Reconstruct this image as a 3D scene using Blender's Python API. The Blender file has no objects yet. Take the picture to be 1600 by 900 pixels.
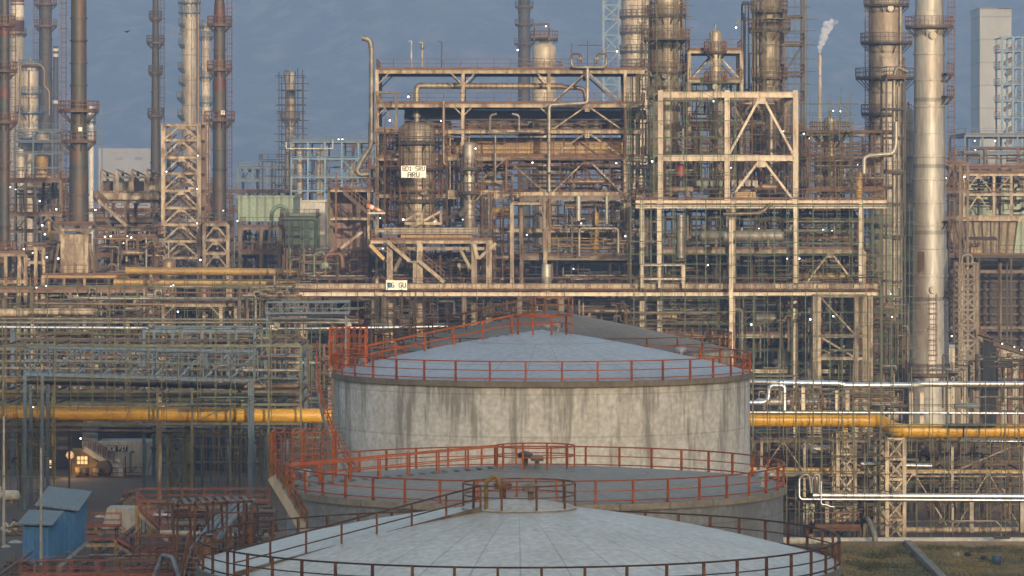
import bpy, math, random
from mathutils import Vector
PI = math.pi
S = bpy.context.scene
COL = S.collection
random.seed(7)
# ---------------------------------------------------------------- camera
H = 28.0; F = 6000.0; HZ = 300.0          # eye height, focal length in photo pixels, horizon row
cd = bpy.data.cameras.new('camera'); cam = bpy.data.objects.new('camera', cd); COL.objects.link(cam)
cd.sensor_width = 36; cd.lens = F / 1600 * 36
cd.shift_y = -(450 - HZ) / 1600
cam.location = (0, 0, H); cam.rotation_euler = (PI / 2, 0, 0)
cd.clip_start = 1; cd.clip_end = 30000
S.camera = cam
# ---------------------------------------------------------------- light
SUN_EL, SUN_AZ = 9.0, 14.0                # sun low behind the camera, a little to the right
world = bpy.data.worlds.new('World'); S.world = world; world.use_nodes = True
nt = world.node_tree; bg = nt.nodes['Background']
sky = nt.nodes.new('ShaderNodeTexSky'); sky.sky_type = 'NISHITA'; sky.sun_disc = False
sky.sun_elevation = math.radians(SUN_EL); sky.sun_rotation = math.radians(180 - SUN_AZ)
sky.air_density = 1.3; sky.dust_density = 3.2; sky.ozone_density = .9
nt.links.new(sky.outputs[0], bg.inputs[0]); bg.inputs[1].default_value = 0.15
sl = bpy.data.lights.new('sun', 'SUN'); so = bpy.data.objects.new('sun', sl); COL.objects.link(so)
sl.energy = 2.0; sl.angle = math.radians(0.6); sl.color = (1.0, 0.84, 0.62)
e, a = math.radians(SUN_EL), math.radians(SUN_AZ)
sdir = Vector((math.sin(a) * math.cos(e), -math.cos(a) * math.cos(e), math.sin(e)))
so.rotation_euler = sdir.to_track_quat('Z', 'Y').to_euler()
S.view_settings.view_transform = 'Standard'; S.view_settings.look = 'None'
S.view_settings.exposure = 1.68; S.view_settings.gamma = 1.0
S.cycles.use_denoising = True
S.cycles.volume_bounces = 2; S.cycles.max_bounces = 5; S.cycles.diffuse_bounces = 2
S.cycles.glossy_bounces = 2; S.cycles.caustics_reflective = False; S.cycles.caustics_refractive = False

def W(px, py, Y):                          # a point at depth Y read from the photograph's layout
    return Vector(((px - 800) / F * Y, Y, H + (HZ - py) / F * Y))
def M(d, Y): return d / F * Y              # pixels to metres at depth Y
# ---------------------------------------------------------------- materials
MATS = {}
def mat(name, c1, c2=None, rough=.6, metal=0.0, scale=.6, lo=.45, hi=.6, stretch=1.0, bands=0, bandax='X', c3=None, seam=0, bump=.15, emis=None):
    m = bpy.data.materials.new(name); m.use_nodes = True; n = m.node_tree.nodes; L = m.node_tree.links
    b = n['Principled BSDF']; b.inputs['Roughness'].default_value = rough; b.inputs['Metallic'].default_value = metal
    MATS[name] = m
    if emis:
        b.inputs['Emission Color'].default_value = (*c1, 1); b.inputs['Emission Strength'].default_value = emis
        b.inputs['Base Color'].default_value = (*c1, 1); return m
    geo = n.new('ShaderNodeNewGeometry'); mp = n.new('ShaderNodeMapping')
    mp.inputs['Scale'].default_value = (1, 1, 1.0 / stretch)
    L.new(geo.outputs['Position'], mp.inputs[0])
    oi = n.new('ShaderNodeObjectInfo')
    no = n.new('ShaderNodeTexNoise'); no.inputs['Scale'].default_value = scale; no.inputs['Detail'].default_value = 6; no.inputs['Roughness'].default_value = .62
    L.new(mp.outputs[0], no.inputs['Vector'])
    r = n.new('ShaderNodeValToRGB'); r.color_ramp.elements[0].position = lo; r.color_ramp.elements[1].position = hi
    r.color_ramp.elements[0].color = (*c1, 1); r.color_ramp.elements[1].color = (*(c2 or c1), 1)
    L.new(no.outputs['Fac'], r.inputs[0]); out = r.outputs[0]
    def mix(kind, fac, A, B):
        x = n.new('ShaderNodeMix'); x.data_type = 'RGBA'; x.blend_type = kind
        for i, v in ((0, fac), (6, A), (7, B)):
            if hasattr(v, 'links') or isinstance(v, bpy.types.NodeSocket): L.new(v, x.inputs[i])
            else: x.inputs[i].default_value = v
        return x.outputs[2]
    if c3:                                 # grime in a second, larger pattern
        n2 = n.new('ShaderNodeTexNoise'); n2.inputs['Scale'].default_value = scale * .37; n2.inputs['Detail'].default_value = 8; n2.inputs['Roughness'].default_value = .7
        L.new(mp.outputs[0], n2.inputs['Vector'])
        r2 = n.new('ShaderNodeValToRGB'); r2.color_ramp.elements[0].position = .5; r2.color_ramp.elements[1].position = .68
        L.new(n2.outputs['Fac'], r2.inputs[0])
        out = mix('MIX', r2.outputs[0], out, (*c3, 1))
    # fine value jitter, different on every object
    n3 = n.new('ShaderNodeTexNoise'); n3.inputs['Scale'].default_value = 3.5; n3.inputs['Detail'].default_value = 4
    L.new(mp.outputs[0], n3.inputs['Vector'])
    mr = n.new('ShaderNodeMapRange'); mr.inputs[1].default_value = .3; mr.inputs[2].default_value = .7; mr.inputs[3].default_value = .72; mr.inputs[4].default_value = 1.12
    L.new(n3.outputs['Fac'], mr.inputs[0])
    mr2 = n.new('ShaderNodeMapRange'); mr2.inputs[3].default_value = .78; mr2.inputs[4].default_value = 1.1
    L.new(oi.outputs['Random'], mr2.inputs[0])
    mu = n.new('ShaderNodeMath'); mu.operation = 'MULTIPLY'; L.new(mr.outputs[0], mu.inputs[0]); L.new(mr2.outputs[0], mu.inputs[1])
    out = mix('MULTIPLY', 1.0, out, mu.outputs[0])
    if bands or seam:
        tc = n.new('ShaderNodeSeparateXYZ'); L.new(geo.outputs['Position'], tc.inputs[0])
        def stripes(sock, freq, width, dark):
            m1 = n.new('ShaderNodeMath'); m1.operation = 'MULTIPLY'; m1.inputs[1].default_value = freq; L.new(sock, m1.inputs[0])
            m2 = n.new('ShaderNodeMath'); m2.operation = 'FRACT'; L.new(m1.outputs[0], m2.inputs[0])
            m3 = n.new('ShaderNodeMath'); m3.operation = 'GREATER_THAN'; m3.inputs[1].default_value = width; L.new(m2.outputs[0], m3.inputs[0])
            m4 = n.new('ShaderNodeMapRange'); m4.inputs[3].default_value = dark; m4.inputs[4].default_value = 1; L.new(m3.outputs[0], m4.inputs[0])
            return m4.outputs[0]
        if bands: out = mix('MULTIPLY', 1.0, out, stripes(tc.outputs[bandax], bands, .3, .62))
        if seam: out = mix('MULTIPLY', 1.0, out, stripes(tc.outputs['Z'], seam, .06, .6))
    L.new(out, b.inputs['Base Color'])
    if bump:
        bp = n.new('ShaderNodeBump'); bp.inputs['Strength'].default_value = bump; bp.inputs['Distance'].default_value = .05
        L.new(no.outputs['Fac'], bp.inputs['Height']); L.new(bp.outputs[0], b.inputs['Normal'])
    return m
RUST = (.16, .06, .03)
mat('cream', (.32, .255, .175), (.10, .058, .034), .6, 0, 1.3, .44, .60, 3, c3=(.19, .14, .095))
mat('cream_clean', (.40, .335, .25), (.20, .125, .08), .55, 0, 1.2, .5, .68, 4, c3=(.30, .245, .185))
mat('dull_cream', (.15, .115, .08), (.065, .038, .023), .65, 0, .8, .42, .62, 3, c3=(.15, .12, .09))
mat('brown_steel', (.085, .053, .030), (.05, .024, .014), .7, 0, .9, .4, .65, 2)
mat('dark_steel', (.028, .024, .02), (.055, .028, .016), .7, 0, .8, .45, .65)
mat('rail_red', (.12, .052, .024), (.065, .028, .015), .7, 0, 1.2, .4, .65)
mat('orange_rail', (.40, .088, .014), (.24, .055, .015), .55, 0, 1.0, .45, .7)
mat('catwalk_red', (.30, .095, .045), (.16, .055, .03), .7, 0, 1.3, .45, .66)
mat('rust_rail', (.20, .08, .025), (.09, .036, .016), .7, 0, 1.3, .4, .62)
mat('dark_rail', (.045, .022, .013), (.10, .04, .016), .7, 0, 1.3, .45, .7)
mat('green_tube', (.05, .09, .035), (.09, .08, .04), .6, 0, .8, .45, .6)
mat('olive_tube', (.085, .095, .04), (.06, .045, .025), .6, 0, .7, .4, .6)
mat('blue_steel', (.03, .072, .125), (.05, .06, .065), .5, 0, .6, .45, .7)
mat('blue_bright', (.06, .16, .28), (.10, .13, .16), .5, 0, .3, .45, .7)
mat('green_paint', (.10, .15, .10), (.09, .105, .07), .55, 0, .4, .45, .65, 2)
mat('pale_green', (.19, .25, .18), (.15, .18, .13), .6, 0, .3, .45, .65, 2, bands=.8)
mat('yellow', (.50, .27, .012), (.36, .19, .018), .42, 0, .35, .45, .75, .4, c3=(.42, .21, .035))
mat('tan_yellow', (.33, .205, .045), (.2, .11, .04), .5, 0, .35, .42, .7)
mat('tan_pipe', (.18, .12, .07), (.09, .052, .03), .45, .2, .5, .42, .68)
mat('silver', (.55, .56, .58), (.38, .37, .35), .42, .85, .5, .45, .7, bump=.08)
mat('insul', (.28, .245, .185), (.15, .10, .06), .48, .25, .5, .45, .68, 5, bands=1.6, c3=(.19, .12, .07), seam=.4)
mat('insul_grey', (.26, .245, .215), (.13, .095, .065), .46, .35, .5, .46, .7, 4, seam=.5)
mat('pipe_grey', (.20, .185, .155), (.09, .065, .042), .48, .3, .8, .42, .66)
mat('pipe_rust', (.13, .065, .035), (.065, .032, .018), .6, .1, .8, .42, .66)
mat('gold_clad', (.32, .31, .29), (.20, .115, .055), .52, .3, .28, .54, .74, 7, c3=(.22, .20, .175), bump=.3, seam=.13)
mat('stack_dark', (.036, .037, .033), (.075, .036, .02), .6, 0, .6, .5, .66, 2.5, seam=.13, c3=(.055, .03, .02))
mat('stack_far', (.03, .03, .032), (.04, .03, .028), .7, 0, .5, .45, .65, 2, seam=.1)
mat('band_red', (.075, .018, .013), (.05, .02, .014), .6, 0, .5, .45, .65)
mat('band_white', (.46, .43, .37), (.4, .35, .28), .6, 0, .5, .45, .7, 3)
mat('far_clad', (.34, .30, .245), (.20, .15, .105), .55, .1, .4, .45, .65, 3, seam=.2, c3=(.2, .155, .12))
mat('tower_grey', (.34, .34, .32), (.28, .28, .26), .6, 0, .08, .45, .65, 2, seam=.12)
mat('siding_red', (.21, .12, .105), (.16, .09, .08), .6, 0, .4, .4, .6, 3, bands=1.2)
mat('siding_pale', (.30, .26, .205), (.18, .14, .095), .55, 0, .5, .45, .7, 5, bands=1.1)
mat('dark_siding_and_shade', (.02, .017, .015), (.035, .022, .016), .7, 0, .5, .4, .6, 1, seam=.6)  # dark siding; also colours the sheets that paint in shade
mat('wall_white', (.42, .40, .36), (.30, .275, .23), .8, 0, .3, .42, .7, 3, c3=(.36, .32, .26))
mat('concrete', (.22, .19, .15), (.16, .135, .105), .85, 0, .35, .4, .65, 2)
mat('opening_shade', (.01, .01, .011), (.016, .015, .014), .9, 0, .3)
mat('shed_blue', (.04, .18, .42), (.04, .14, .33), .45, 0, .5, .4, .7, 2, bump=.05)
mat('shed_roof', (.13, .17, .19), (.13, .16, .17), .5, 0, .6, .4, .65)
mat('sign_white', (.72, .68, .58), (.6, .5, .38), .6, 0, 1.5, .5, .75)
mat('sign_black', (.02, .02, .022), None, .6)
mat('red_paint', (.16, .018, .014), (.25, .03, .02), .5)
mat('lamp_white', (.92, .95, 1.0), emis=2.0)
mat('lamp_warm', (1.0, .62, .22), emis=1.3)
mat('window_lit', (1.0, .66, .30), emis=.22)
mat('leaf', (.05, .075, .03), (.09, .09, .04), .8, 0, .9, .4, .6)
mat('bird_black', (.02, .02, .02))
# ---------------------------------------------------------------- mesh builder
class MB:
    def __init__(s): s.v = []; s.f = []; s.sm = False
    def add(s, vs, fs):
        o = len(s.v); s.v += [tuple(v) for v in vs]; s.f += [tuple(o + i for i in f) for f in fs]; return s
    def box(s, x0, x1, y0, y1, z0, z1):
        return s.add([(x, y, z) for z in (z0, z1) for x, y in ((x0, y0), (x1, y0), (x1, y1), (x0, y1))],
                     [(3, 2, 1, 0), (4, 5, 6, 7), (0, 1, 5, 4), (1, 2, 6, 5), (2, 3, 7, 6), (3, 0, 4, 7)])
    def bar(s, p, q, w, h=None, ibeam=False):
        p, q = Vector(p), Vector(q); d = q - p
        if d.length < 1e-6: return s
        d.normalize(); up = Vector((0, 0, 1)) if abs(d.z) < .9 else Vector((0, 1, 0))
        a = d.cross(up).normalized(); b = a.cross(d).normalized()
        w /= 2; h = (h / 2) if h else w
        if not ibeam:
            r = [a * w + b * h, a * -w + b * h, a * -w - b * h, a * w - b * h]
        else:
            t, u = h * .78, w * .3
            r = [a * w + b * h, a * -w + b * h, a * -w + b * t, a * -u + b * t, a * -u - b * t, a * -w - b * t,
                 a * -w - b * h, a * w - b * h, a * w - b * t, a * u - b * t, a * u + b * t, a * w + b * t]
        n = len(r)
        return s.add([p + x for x in r] + [q + x for x in r],
                     [(i, (i + 1) % n, n + (i + 1) % n, n + i) for i in range(n)] + [tuple(range(n - 1, -1, -1)), tuple(range(n, 2 * n))])
    def cyl(s, p, q, r, n=10, r2=None): return s.tube([p, q], r, n, bend=0, r2=r2)
    def tube(s, pts, r, n=10, bend=1.6, r2=None):
        pts = [Vector(p) for p in pts]; s.sm = True
        if bend and len(pts) > 2:          # round the corners
            out = [pts[0]]
            for i in range(1, len(pts) - 1):
                A, B, C = pts[i - 1], pts[i], pts[i + 1]; u, v = (A - B), (C - B)
                k = min(bend * r * 1.5, u.length * .48, v.length * .48)
                a, c = B + u.normalized() * k, B + v.normalized() * k
                for t in (0, .25, .5, .75, 1): out.append(a * (1 - t) ** 2 + B * 2 * t * (1 - t) + c * t * t)
            out.append(pts[-1]); pts = out
        rings = []; ref = None
        for i, p in enumerate(pts):
            d = (pts[min(i + 1, len(pts) - 1)] - pts[max(i - 1, 0)]).normalized()
            if ref is None: ref = Vector((0, 0, 1)) if abs(d.z) < .9 else Vector((0, 1, 0))
            a = ref - d * ref.dot(d)
            a = a.normalized() if a.length > 1e-5 else Vector((1, 0, 0)); ref = a; b = d.cross(a)
            rr = r if r2 is None else r + (r2 - r) * i / (len(pts) - 1)
            rings.append([p + (a * math.cos(2 * PI * k / n) + b * math.sin(2 * PI * k / n)) * rr for k in range(n)])
        m = len(rings)
        return s.add([v for g in rings for v in g],
                     [(i * n + k, i * n + (k + 1) % n, (i + 1) * n + (k + 1) % n, (i + 1) * n + k) for i in range(m - 1) for k in range(n)]
                     + [tuple(range(n - 1, -1, -1)), tuple((m - 1) * n + k for k in range(n))])
    def lathe(s, cx, cy, prof, n=24):
        s.sm = True; m = len(prof)
        return s.add([(cx + r * math.cos(2 * PI * k / n), cy + r * math.sin(2 * PI * k / n), z) for r, z in prof for k in range(n)],
                     [(i * n + k, i * n + (k + 1) % n, (i + 1) * n + (k + 1) % n, (i + 1) * n + k) for i in range(m - 1) for k in range(n)]
                     + [tuple(range(n - 1, -1, -1)), tuple((m - 1) * n + k for k in range(n))])
    def lathe_x(s, x, y, z, prof, n=18, ax=(1, 0, 0)):   # solid of revolution about a level axis
        s.sm = True; m = len(prof); ax = Vector(ax).normalized(); u = Vector((0, 0, 1)); w = ax.cross(u); o = Vector((x, y, z))
        return s.add([o + ax * t + (u * math.cos(2 * PI * k / n) + w * math.sin(2 * PI * k / n)) * r for r, t in prof for k in range(n)],
                     [(i * n + k, i * n + (k + 1) % n, (i + 1) * n + (k + 1) % n, (i + 1) * n + k) for i in range(m - 1) for k in range(n)]
                     + [tuple(range(n - 1, -1, -1)), tuple((m - 1) * n + k for k in range(n))])
    def mesh(s, name, m, loc=(0, 0, 0)):
        me = bpy.data.meshes.new(name); L = Vector(loc)
        me.from_pydata([(v[0] - L.x, v[1] - L.y, v[2] - L.z) for v in s.v], [], s.f)
        me.materials.append(MATS[m]); me.update()
        if s.sm:
            me.polygons.foreach_set('use_smooth', [len(p.vertices) == 4 for p in me.polygons])
            me.set_sharp_from_angle(angle=math.radians(40))
        return me
    def build(s, name, m, parent=None):    # vertices are world coordinates; the root carries the location
        root = parent
        while root is not None and root.parent: root = root.parent
        loc = tuple(root.location) if root is not None else (0, 0, 0)
        o = bpy.data.objects.new(name, s.mesh(name, m, loc)); COL.objects.link(o)
        if parent is not None: o.parent = parent
        return o
SEEN = {}
def tag(o, label, cat, group=None):
    o['label'] = label; o['category'] = cat
    if group: o['group'] = group
    n = len(label.split())
    if n < 4 or n > 16: print('LABEL LEN', n, label)
    if label in SEEN: print('DUP LABEL', label)
    SEEN[label] = 1
    return o
def T(name, label, cat, loc, group=None):
    o = bpy.data.objects.new(name, None); o.empty_display_size = .5; COL.objects.link(o); o.location = loc
    return tag(o, label, cat, group)
def solo(mb, name, m, label, cat, group=None):   # a thing that is one mesh, origin at its base
    xs = [v[0] for v in mb.v]; ys = [v[1] for v in mb.v]; zs = [v[2] for v in mb.v]
    loc = ((min(xs) + max(xs)) / 2, (min(ys) + max(ys)) / 2, min(zs))
    o = bpy.data.objects.new(name, mb.mesh(name, m, loc)); COL.objects.link(o); o.location = loc
    return tag(o, label, cat, group)
def struct(name, mb, m):
    o = mb.build(name, m); o['kind'] = 'structure'; return o
def clone(src, parent, off):               # a repeated part: same mesh, own object
    o = src.copy(); COL.objects.link(o); o.parent = parent; o.location = off; return o
# ---------------------------------------------------------------- setting
def grid(fn, x0, x1, nx, y0, y1, ny):
    m = MB(); m.sm = True
    xs = [x0 + (x1 - x0) * i / nx for i in range(nx + 1)]; ys = [y0 + (y1 - y0) * j / ny for j in range(ny + 1)]
    return m.add([(x, y, fn(x, y)) for y in ys for x in xs],
                 [(j * (nx + 1) + i, j * (nx + 1) + i + 1, (j + 1) * (nx + 1) + i + 1, (j + 1) * (nx + 1) + i) for j in range(ny) for i in range(nx)])
mat('ground', (.13, .085, .05), (.07, .048, .03), .95, 0, .08, .4, .62, c3=(.15, .105, .065))
mat('road', (.115, .083, .052), (.08, .058, .037), .9, 0, .12, .4, .65, c3=(.14, .10, .062))
mat('grass_dry', (.22, .15, .045), (.085, .085, .025), .95, 0, .16, .42, .58, c3=(.19, .13, .06), bump=.6)
mat('hill_forest', (.045, .055, .04), (.40, .30, .22), .95, 0, .03, .46, .66, 1.2, c3=(.16, .13, .09))
mat('hill_near', (.07, .07, .04), (.12, .1, .06), .95, 0, .03, .45, .65)
g = MB().box(-4000, 4000, -600, 9100, -1, 0); struct('ground', g, 'ground')
# road on the left, running up to the pit building
r = MB(); L0 = [(-48, 268), (-33, 268), (-29.5, 372), (-44, 372)]
r.add([(x, y, .004) for x, y in L0], [(0, 1, 2, 3)]); struct('road', r, 'road')
r = MB().box(-60, -20, 372.02, 377, 0.0, .004); struct('apron', r, 'road')
# dry grass on the right front, with a concrete kerb wall along the rack
def bumpy(x, y): return .05 + .12 * math.sin(x * 1.7 + y) * math.sin(y * 1.3) + .25 * math.sin(x * .35) ** 2
struct('grass', grid(bumpy, 24, 52, 60, 262, 303, 60), 'grass_dry')
# far hillside that fills the whole background
def hill(x, y):
    x, y = x * .8, 3300 + (y - 4100) * .8; t = (y - 3300) / 1100
    n = .5 * math.sin(x * .0031 + 1) + .3 * math.sin(x * .0083 + y * .004) + .25 * math.sin(x * .021 + y * .011) + .12 * math.sin(x * .05 - y * .03)
    return 1.25 * max(0, 430 * t * (1 + .10 * n) + 26 * n * min(1, max(0, t * 3)))
struct('hills', grid(hill, -2000, 2000, 110, 4100, 5600, 50), 'hill_forest')
# the ridge behind the camera: its shade lies on the front tanks and the yard
def ridge(x, y):
    t = 1 - abs(y + 170) / 130
    return -2 if t <= 0 else 77 * min(1, t * 1.4) * (1 + .03 * math.sin(x * .02 + 2) + .015 * math.sin(x * .07)) + (13 * min(1, max(0, (122 - x) / 30)) if t > .3 else 0)
struct('terrain', grid(ridge, -500, 500, 60, -300, -38, 20), 'hill_near')
# haze
hm = bpy.data.materials.new('haze_air'); hm.use_nodes = True; hn = hm.node_tree.nodes; hn.clear()
ho = hn.new('ShaderNodeOutputMaterial'); hv = hn.new('ShaderNodeVolumePrincipled')
hv.inputs['Color'].default_value = (.31, .46, .74, 1); hv.inputs['Density'].default_value = .00035; hv.inputs['Anisotropy'].default_value = 0.0
hm.node_tree.links.new(hv.outputs[0], ho.inputs['Volume']); MATS['haze_air'] = hm
hz = MB().box(-4050, 4050, -650, 9150, -2, 1100).build('haze', 'haze_air'); hz['kind'] = 'stuff'
# ---------------------------------------------------------------- storage tanks
def ring_rail(root, cx, cy, R, z, m_post, m_rail, n, h=1.1, a0=0, a1=2 * PI, name='railing', mids=(.55,), pr=.045, zf=None, bracket=True):
    rail = MB(); k = max(12, int(n * 2 * (a1 - a0) / (2 * PI)) * 2)
    zf = zf or (lambda t: z)
    ro = None
    for hh, rr in [(h, .035)] + [(h * q, .025) for q in mids] + ([(.14, .03)] if bracket else []):
        rail = MB(); pts = [(cx + R * math.cos(a0 + (a1 - a0) * i / k), cy + R * math.sin(a0 + (a1 - a0) * i / k), zf(0) + hh) for i in range(k + 1)]
        for p, q in zip(pts, pts[1:]): rail.bar(p, q, rr * 2)
        b_ = rail.build(name if ro is None else 'lower_rail', m_rail, ro or root); ro = ro or b_
    pm = MB().box(-pr, pr, -pr, pr, 0, h)
    if bracket: pm.box(-.05, .05, -pr, .32, -.05, .03)
    me = pm.mesh('post', m_post); L = root.location
    for i in range(n):
        a = a0 + (a1 - a0) * i / n
        o = bpy.data.objects.new('post', me); COL.objects.link(o); o.parent = ro
        o.location = (cx + R * math.cos(a) - L.x, cy + R * math.sin(a) - L.y, zf(0) - L.z); o.rotation_euler = (0, 0, a + PI / 2)
    return ro
def walk_rail(root, p, q, m_post, m_rail, n, h=1.05):
    p, q = Vector(p), Vector(q); r = MB(); up = Vector((0, 0, 1))
    r.bar(p + up * h, q + up * h, .07); r.bar(p + up * h * .5, q + up * h * .5, .05)
    ro = r.build('walkway_rail', m_rail, root); me = MB().box(-.045, .045, -.045, .045, 0, h).mesh('post', m_post)
    for i in range(n + 1):
        o = bpy.data.objects.new('post', me); COL.objects.link(o); o.parent = ro; o.location = p.lerp(q, i / n) - Vector(root.location)
def vent(root, x, y, z, s=1.0, m='silver'):
    return MB().lathe(x, y, [(.14 * s, z), (.14 * s, z + .5 * s), (.38 * s, z + .5 * s), (.4 * s, z + .72 * s), (.25 * s, z + .82 * s), (.05, z + .86 * s)], 14).build('vent', m, root)
def roof_mat(name, c1, c2, rough, nseam, ring):
    m = mat(name, c1, c2, rough, 0, .25, .35, .7, 1, bump=.1); n = m.node_tree.nodes; L = m.node_tree.links
    b = n['Principled BSDF']; src = b.inputs['Base Color'].links[0].from_socket
    tc = n.new('ShaderNodeTexCoord'); sp = n.new('ShaderNodeSeparateXYZ'); L.new(tc.outputs['Object'], sp.inputs[0])
    at = n.new('ShaderNodeMath'); at.operation = 'ARCTAN2'; L.new(sp.outputs[1], at.inputs[0]); L.new(sp.outputs[0], at.inputs[1])
    def line(sock, k, w):
        a = n.new('ShaderNodeMath'); a.operation = 'MULTIPLY'; a.inputs[1].default_value = k; L.new(sock, a.inputs[0])
        f = n.new('ShaderNodeMath'); f.operation = 'FRACT'; L.new(a.outputs[0], f.inputs[0])
        g = n.new('ShaderNodeMath'); g.operation = 'LESS_THAN'; g.inputs[1].default_value = w; L.new(f.outputs[0], g.inputs[0]); return g.outputs[0]
    ln = n.new('ShaderNodeVectorMath'); ln.operation = 'LENGTH'; L.new(tc.outputs['Object'], ln.inputs[0])
    s1 = line(at.outputs[0], nseam / (2 * PI), .035); s2 = line(ln.outputs['Value'], ring, .03)
    mx = n.new('ShaderNodeMath'); mx.operation = 'MAXIMUM'; L.new(s1, mx.inputs[0]); L.new(s2 if ring else s1, mx.inputs[1])
    mr = n.new('ShaderNodeMapRange'); mr.inputs[3].default_value = 1; mr.inputs[4].default_value = .6; L.new(mx.outputs[0], mr.inputs[0])
    x = n.new('ShaderNodeMix'); x.data_type = 'RGBA'; x.blend_type = 'MULTIPLY'; x.inputs[0].default_value = 1
    L.new(src, x.inputs[6]); L.new(mr.outputs[0], x.inputs[7]); L.new(x.outputs[2], b.inputs['Base Color'])
roof_mat('roof_pale', (.44, .43, .40), (.355, .33, .285), .42, 36, 0)
roof_mat('roof_grey', (.25, .215, .17), (.21, .18, .14), .6, 30, .35)
roof_mat('roof_sky_tint', (.35, .37, .40), (.30, .32, .35), .45, 34, .22)  # the sky's blue cast is put into this roof's base colour
roof_mat('roof_old', (.17, .15, .125), (.12, .10, .085), .75, 40, .9)
def shell_mat(name, c1, c2, stain, rough, metal, ztop, depth):
    m = mat(name, c1, c2, rough, metal, .5, .4, .7, 1, bump=.12); n = m.node_tree.nodes; L = m.node_tree.links
    b = n['Principled BSDF']; src = b.inputs['Base Color'].links[0].from_socket
    g = n.new('ShaderNodeNewGeometry'); mp = n.new('ShaderNodeMapping'); mp.inputs['Scale'].default_value = (1, 1, .12); L.new(g.outputs['Position'], mp.inputs[0])
    no = n.new('ShaderNodeTexNoise'); no.inputs['Scale'].default_value = 1.1; no.inputs['Detail'].default_value = 8; no.inputs['Roughness'].default_value = .7; L.new(mp.outputs[0], no.inputs['Vector'])
    sp = n.new('ShaderNodeSeparateXYZ'); L.new(g.outputs['Position'], sp.inputs[0])
    z = n.new('ShaderNodeMapRange'); z.inputs[1].default_value = ztop - depth; z.inputs[2].default_value = ztop; z.inputs[3].default_value = -.15; z.inputs[4].default_value = .045; L.new(sp.outputs[2], z.inputs[0])
    ad = n.new('ShaderNodeMath'); L.new(no.outputs['Fac'], ad.inputs[0]); L.new(z.outputs[0], ad.inputs[1])
    r = n.new('ShaderNodeValToRGB'); r.color_ramp.elements[0].position = .50; r.color_ramp.elements[1].position = .62; L.new(ad.outputs[0], r.inputs[0])
    x = n.new('ShaderNodeMix'); x.data_type = 'RGBA'; L.new(r.outputs[0], x.inputs[0]); L.new(src, x.inputs[6]); x.inputs[7].default_value = (*stain, 1)
    # weld courses
    f = n.new('ShaderNodeMath'); f.operation = 'MULTIPLY'; f.inputs[1].default_value = .42; L.new(sp.outputs[2], f.inputs[0])
    f2 = n.new('ShaderNodeMath'); f2.operation = 'FRACT'; L.new(f.outputs[0], f2.inputs[0])
    f3 = n.new('ShaderNodeMath'); f3.operation = 'LESS_THAN'; f3.inputs[1].default_value = .035; L.new(f2.outputs[0], f3.inputs[0])
    mr = n.new('ShaderNodeMapRange'); mr.inputs[3].default_value = 1; mr.inputs[4].default_value = .8; L.new(f3.outputs[0], mr.inputs[0])
    y = n.new('ShaderNodeMix'); y.data_type = 'RGBA'; y.blend_type = 'MULTIPLY'; y.inputs[0].default_value = 1; L.new(x.outputs[2], y.inputs[6]); L.new(mr.outputs[0], y.inputs[7])
    L.new(y.outputs[2], b.inputs['Base Color'])
shell_mat('shell_stained', (.60, .595, .57), (.50, .495, .47), (.27, .26, .24), .6, 0, 17.3, 11)
shell_mat('shell_metal', (.40, .40, .395), (.32, .32, .32), (.27, .265, .26), .4, .55, 13, 9)
shell_mat('shell_old', (.30, .27, .22), (.2, .17, .14), (.14, .12, .10), .7, 0, 17, 9)
def tank(lab, px, Y, Rpx, z, rise, shm, rfm, rimm, post, rail, n, dome=.35, cr=2.0, crh=1.0):
    cx = (px - 800) / F * Y; R = M(Rpx, Y); root = T('storage_tank', lab, 'storage tank', (cx, Y, 0))
    MB().lathe(cx, Y, [(R - .15, 0), (R - .15, z - .3)], 96).build('shell', shm, root)
    MB().lathe(cx, Y, [(R - .16, z - .35), (R + .02, z - .33), (R + .02, z - .02), (R - .16, z)], 96).build('rim', rimm, root)
    pr = []
    for i in range(13):
        t = i / 12; rr = (R - .1) * (1 - t) + .01
        pr.append((rr, z + rise * ((1 - dome) * t + dome * (1 - (1 - t) ** 2))))
    ro = MB().lathe(0, 0, [(r_, z_ - z) for r_, z_ in pr], 96)
    o = bpy.data.objects.new('roof', ro.mesh('roof', rfm)); COL.objects.link(o); o.parent = root; o.location = (0, 0, z - 0.001)
    ring_rail(root, cx, Y, R - .1, z, post, rail, n, pr=.05)
    zc = z + rise * (1 - cr / R * (1 - dome) - dome * (cr / R) ** 2)
    ring_rail(root, cx, Y, cr, zc, post, post, 10, name='centre_railing', pr=.04, bracket=False)
    return root, cx, R, zc
def rooftop(root, cx, Y, R, z, rise, dome, ang, r0, r1, post, rail, n, side=.45, plank=True):
    zz = lambda r_: z + rise * ((1 - dome) * (1 - r_ / R) + dome * (1 - (r_ / R) ** 2)) + .05
    d = Vector((math.cos(ang), math.sin(ang), 0)); s = Vector((-d.y, d.x, 0)) * side
    c = Vector((cx, Y, 0)); p0 = c + d * r0 + Vector((0, 0, zz(r0))); p1 = c + d * r1 + Vector((0, 0, zz(r1)))
    walk_rail(root, p0 + s, p1 + s, post, rail, n)
    if plank: walk_rail(root, p0 - s, p1 - s, post, rail, n)
    else: MB().bar(p0 + s, p1 + s, .1, .3).build('kerb_strip', 'dull_cream', root)
    if plank:
        m = MB(); k = 18
        for i in range(k):
            q = p0.lerp(p1, (i + .5) / k); m.bar(q - s * .9, q + s * .9, .22, .03)
        m.build('roof_walkway', 'roof_old', root)
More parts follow.
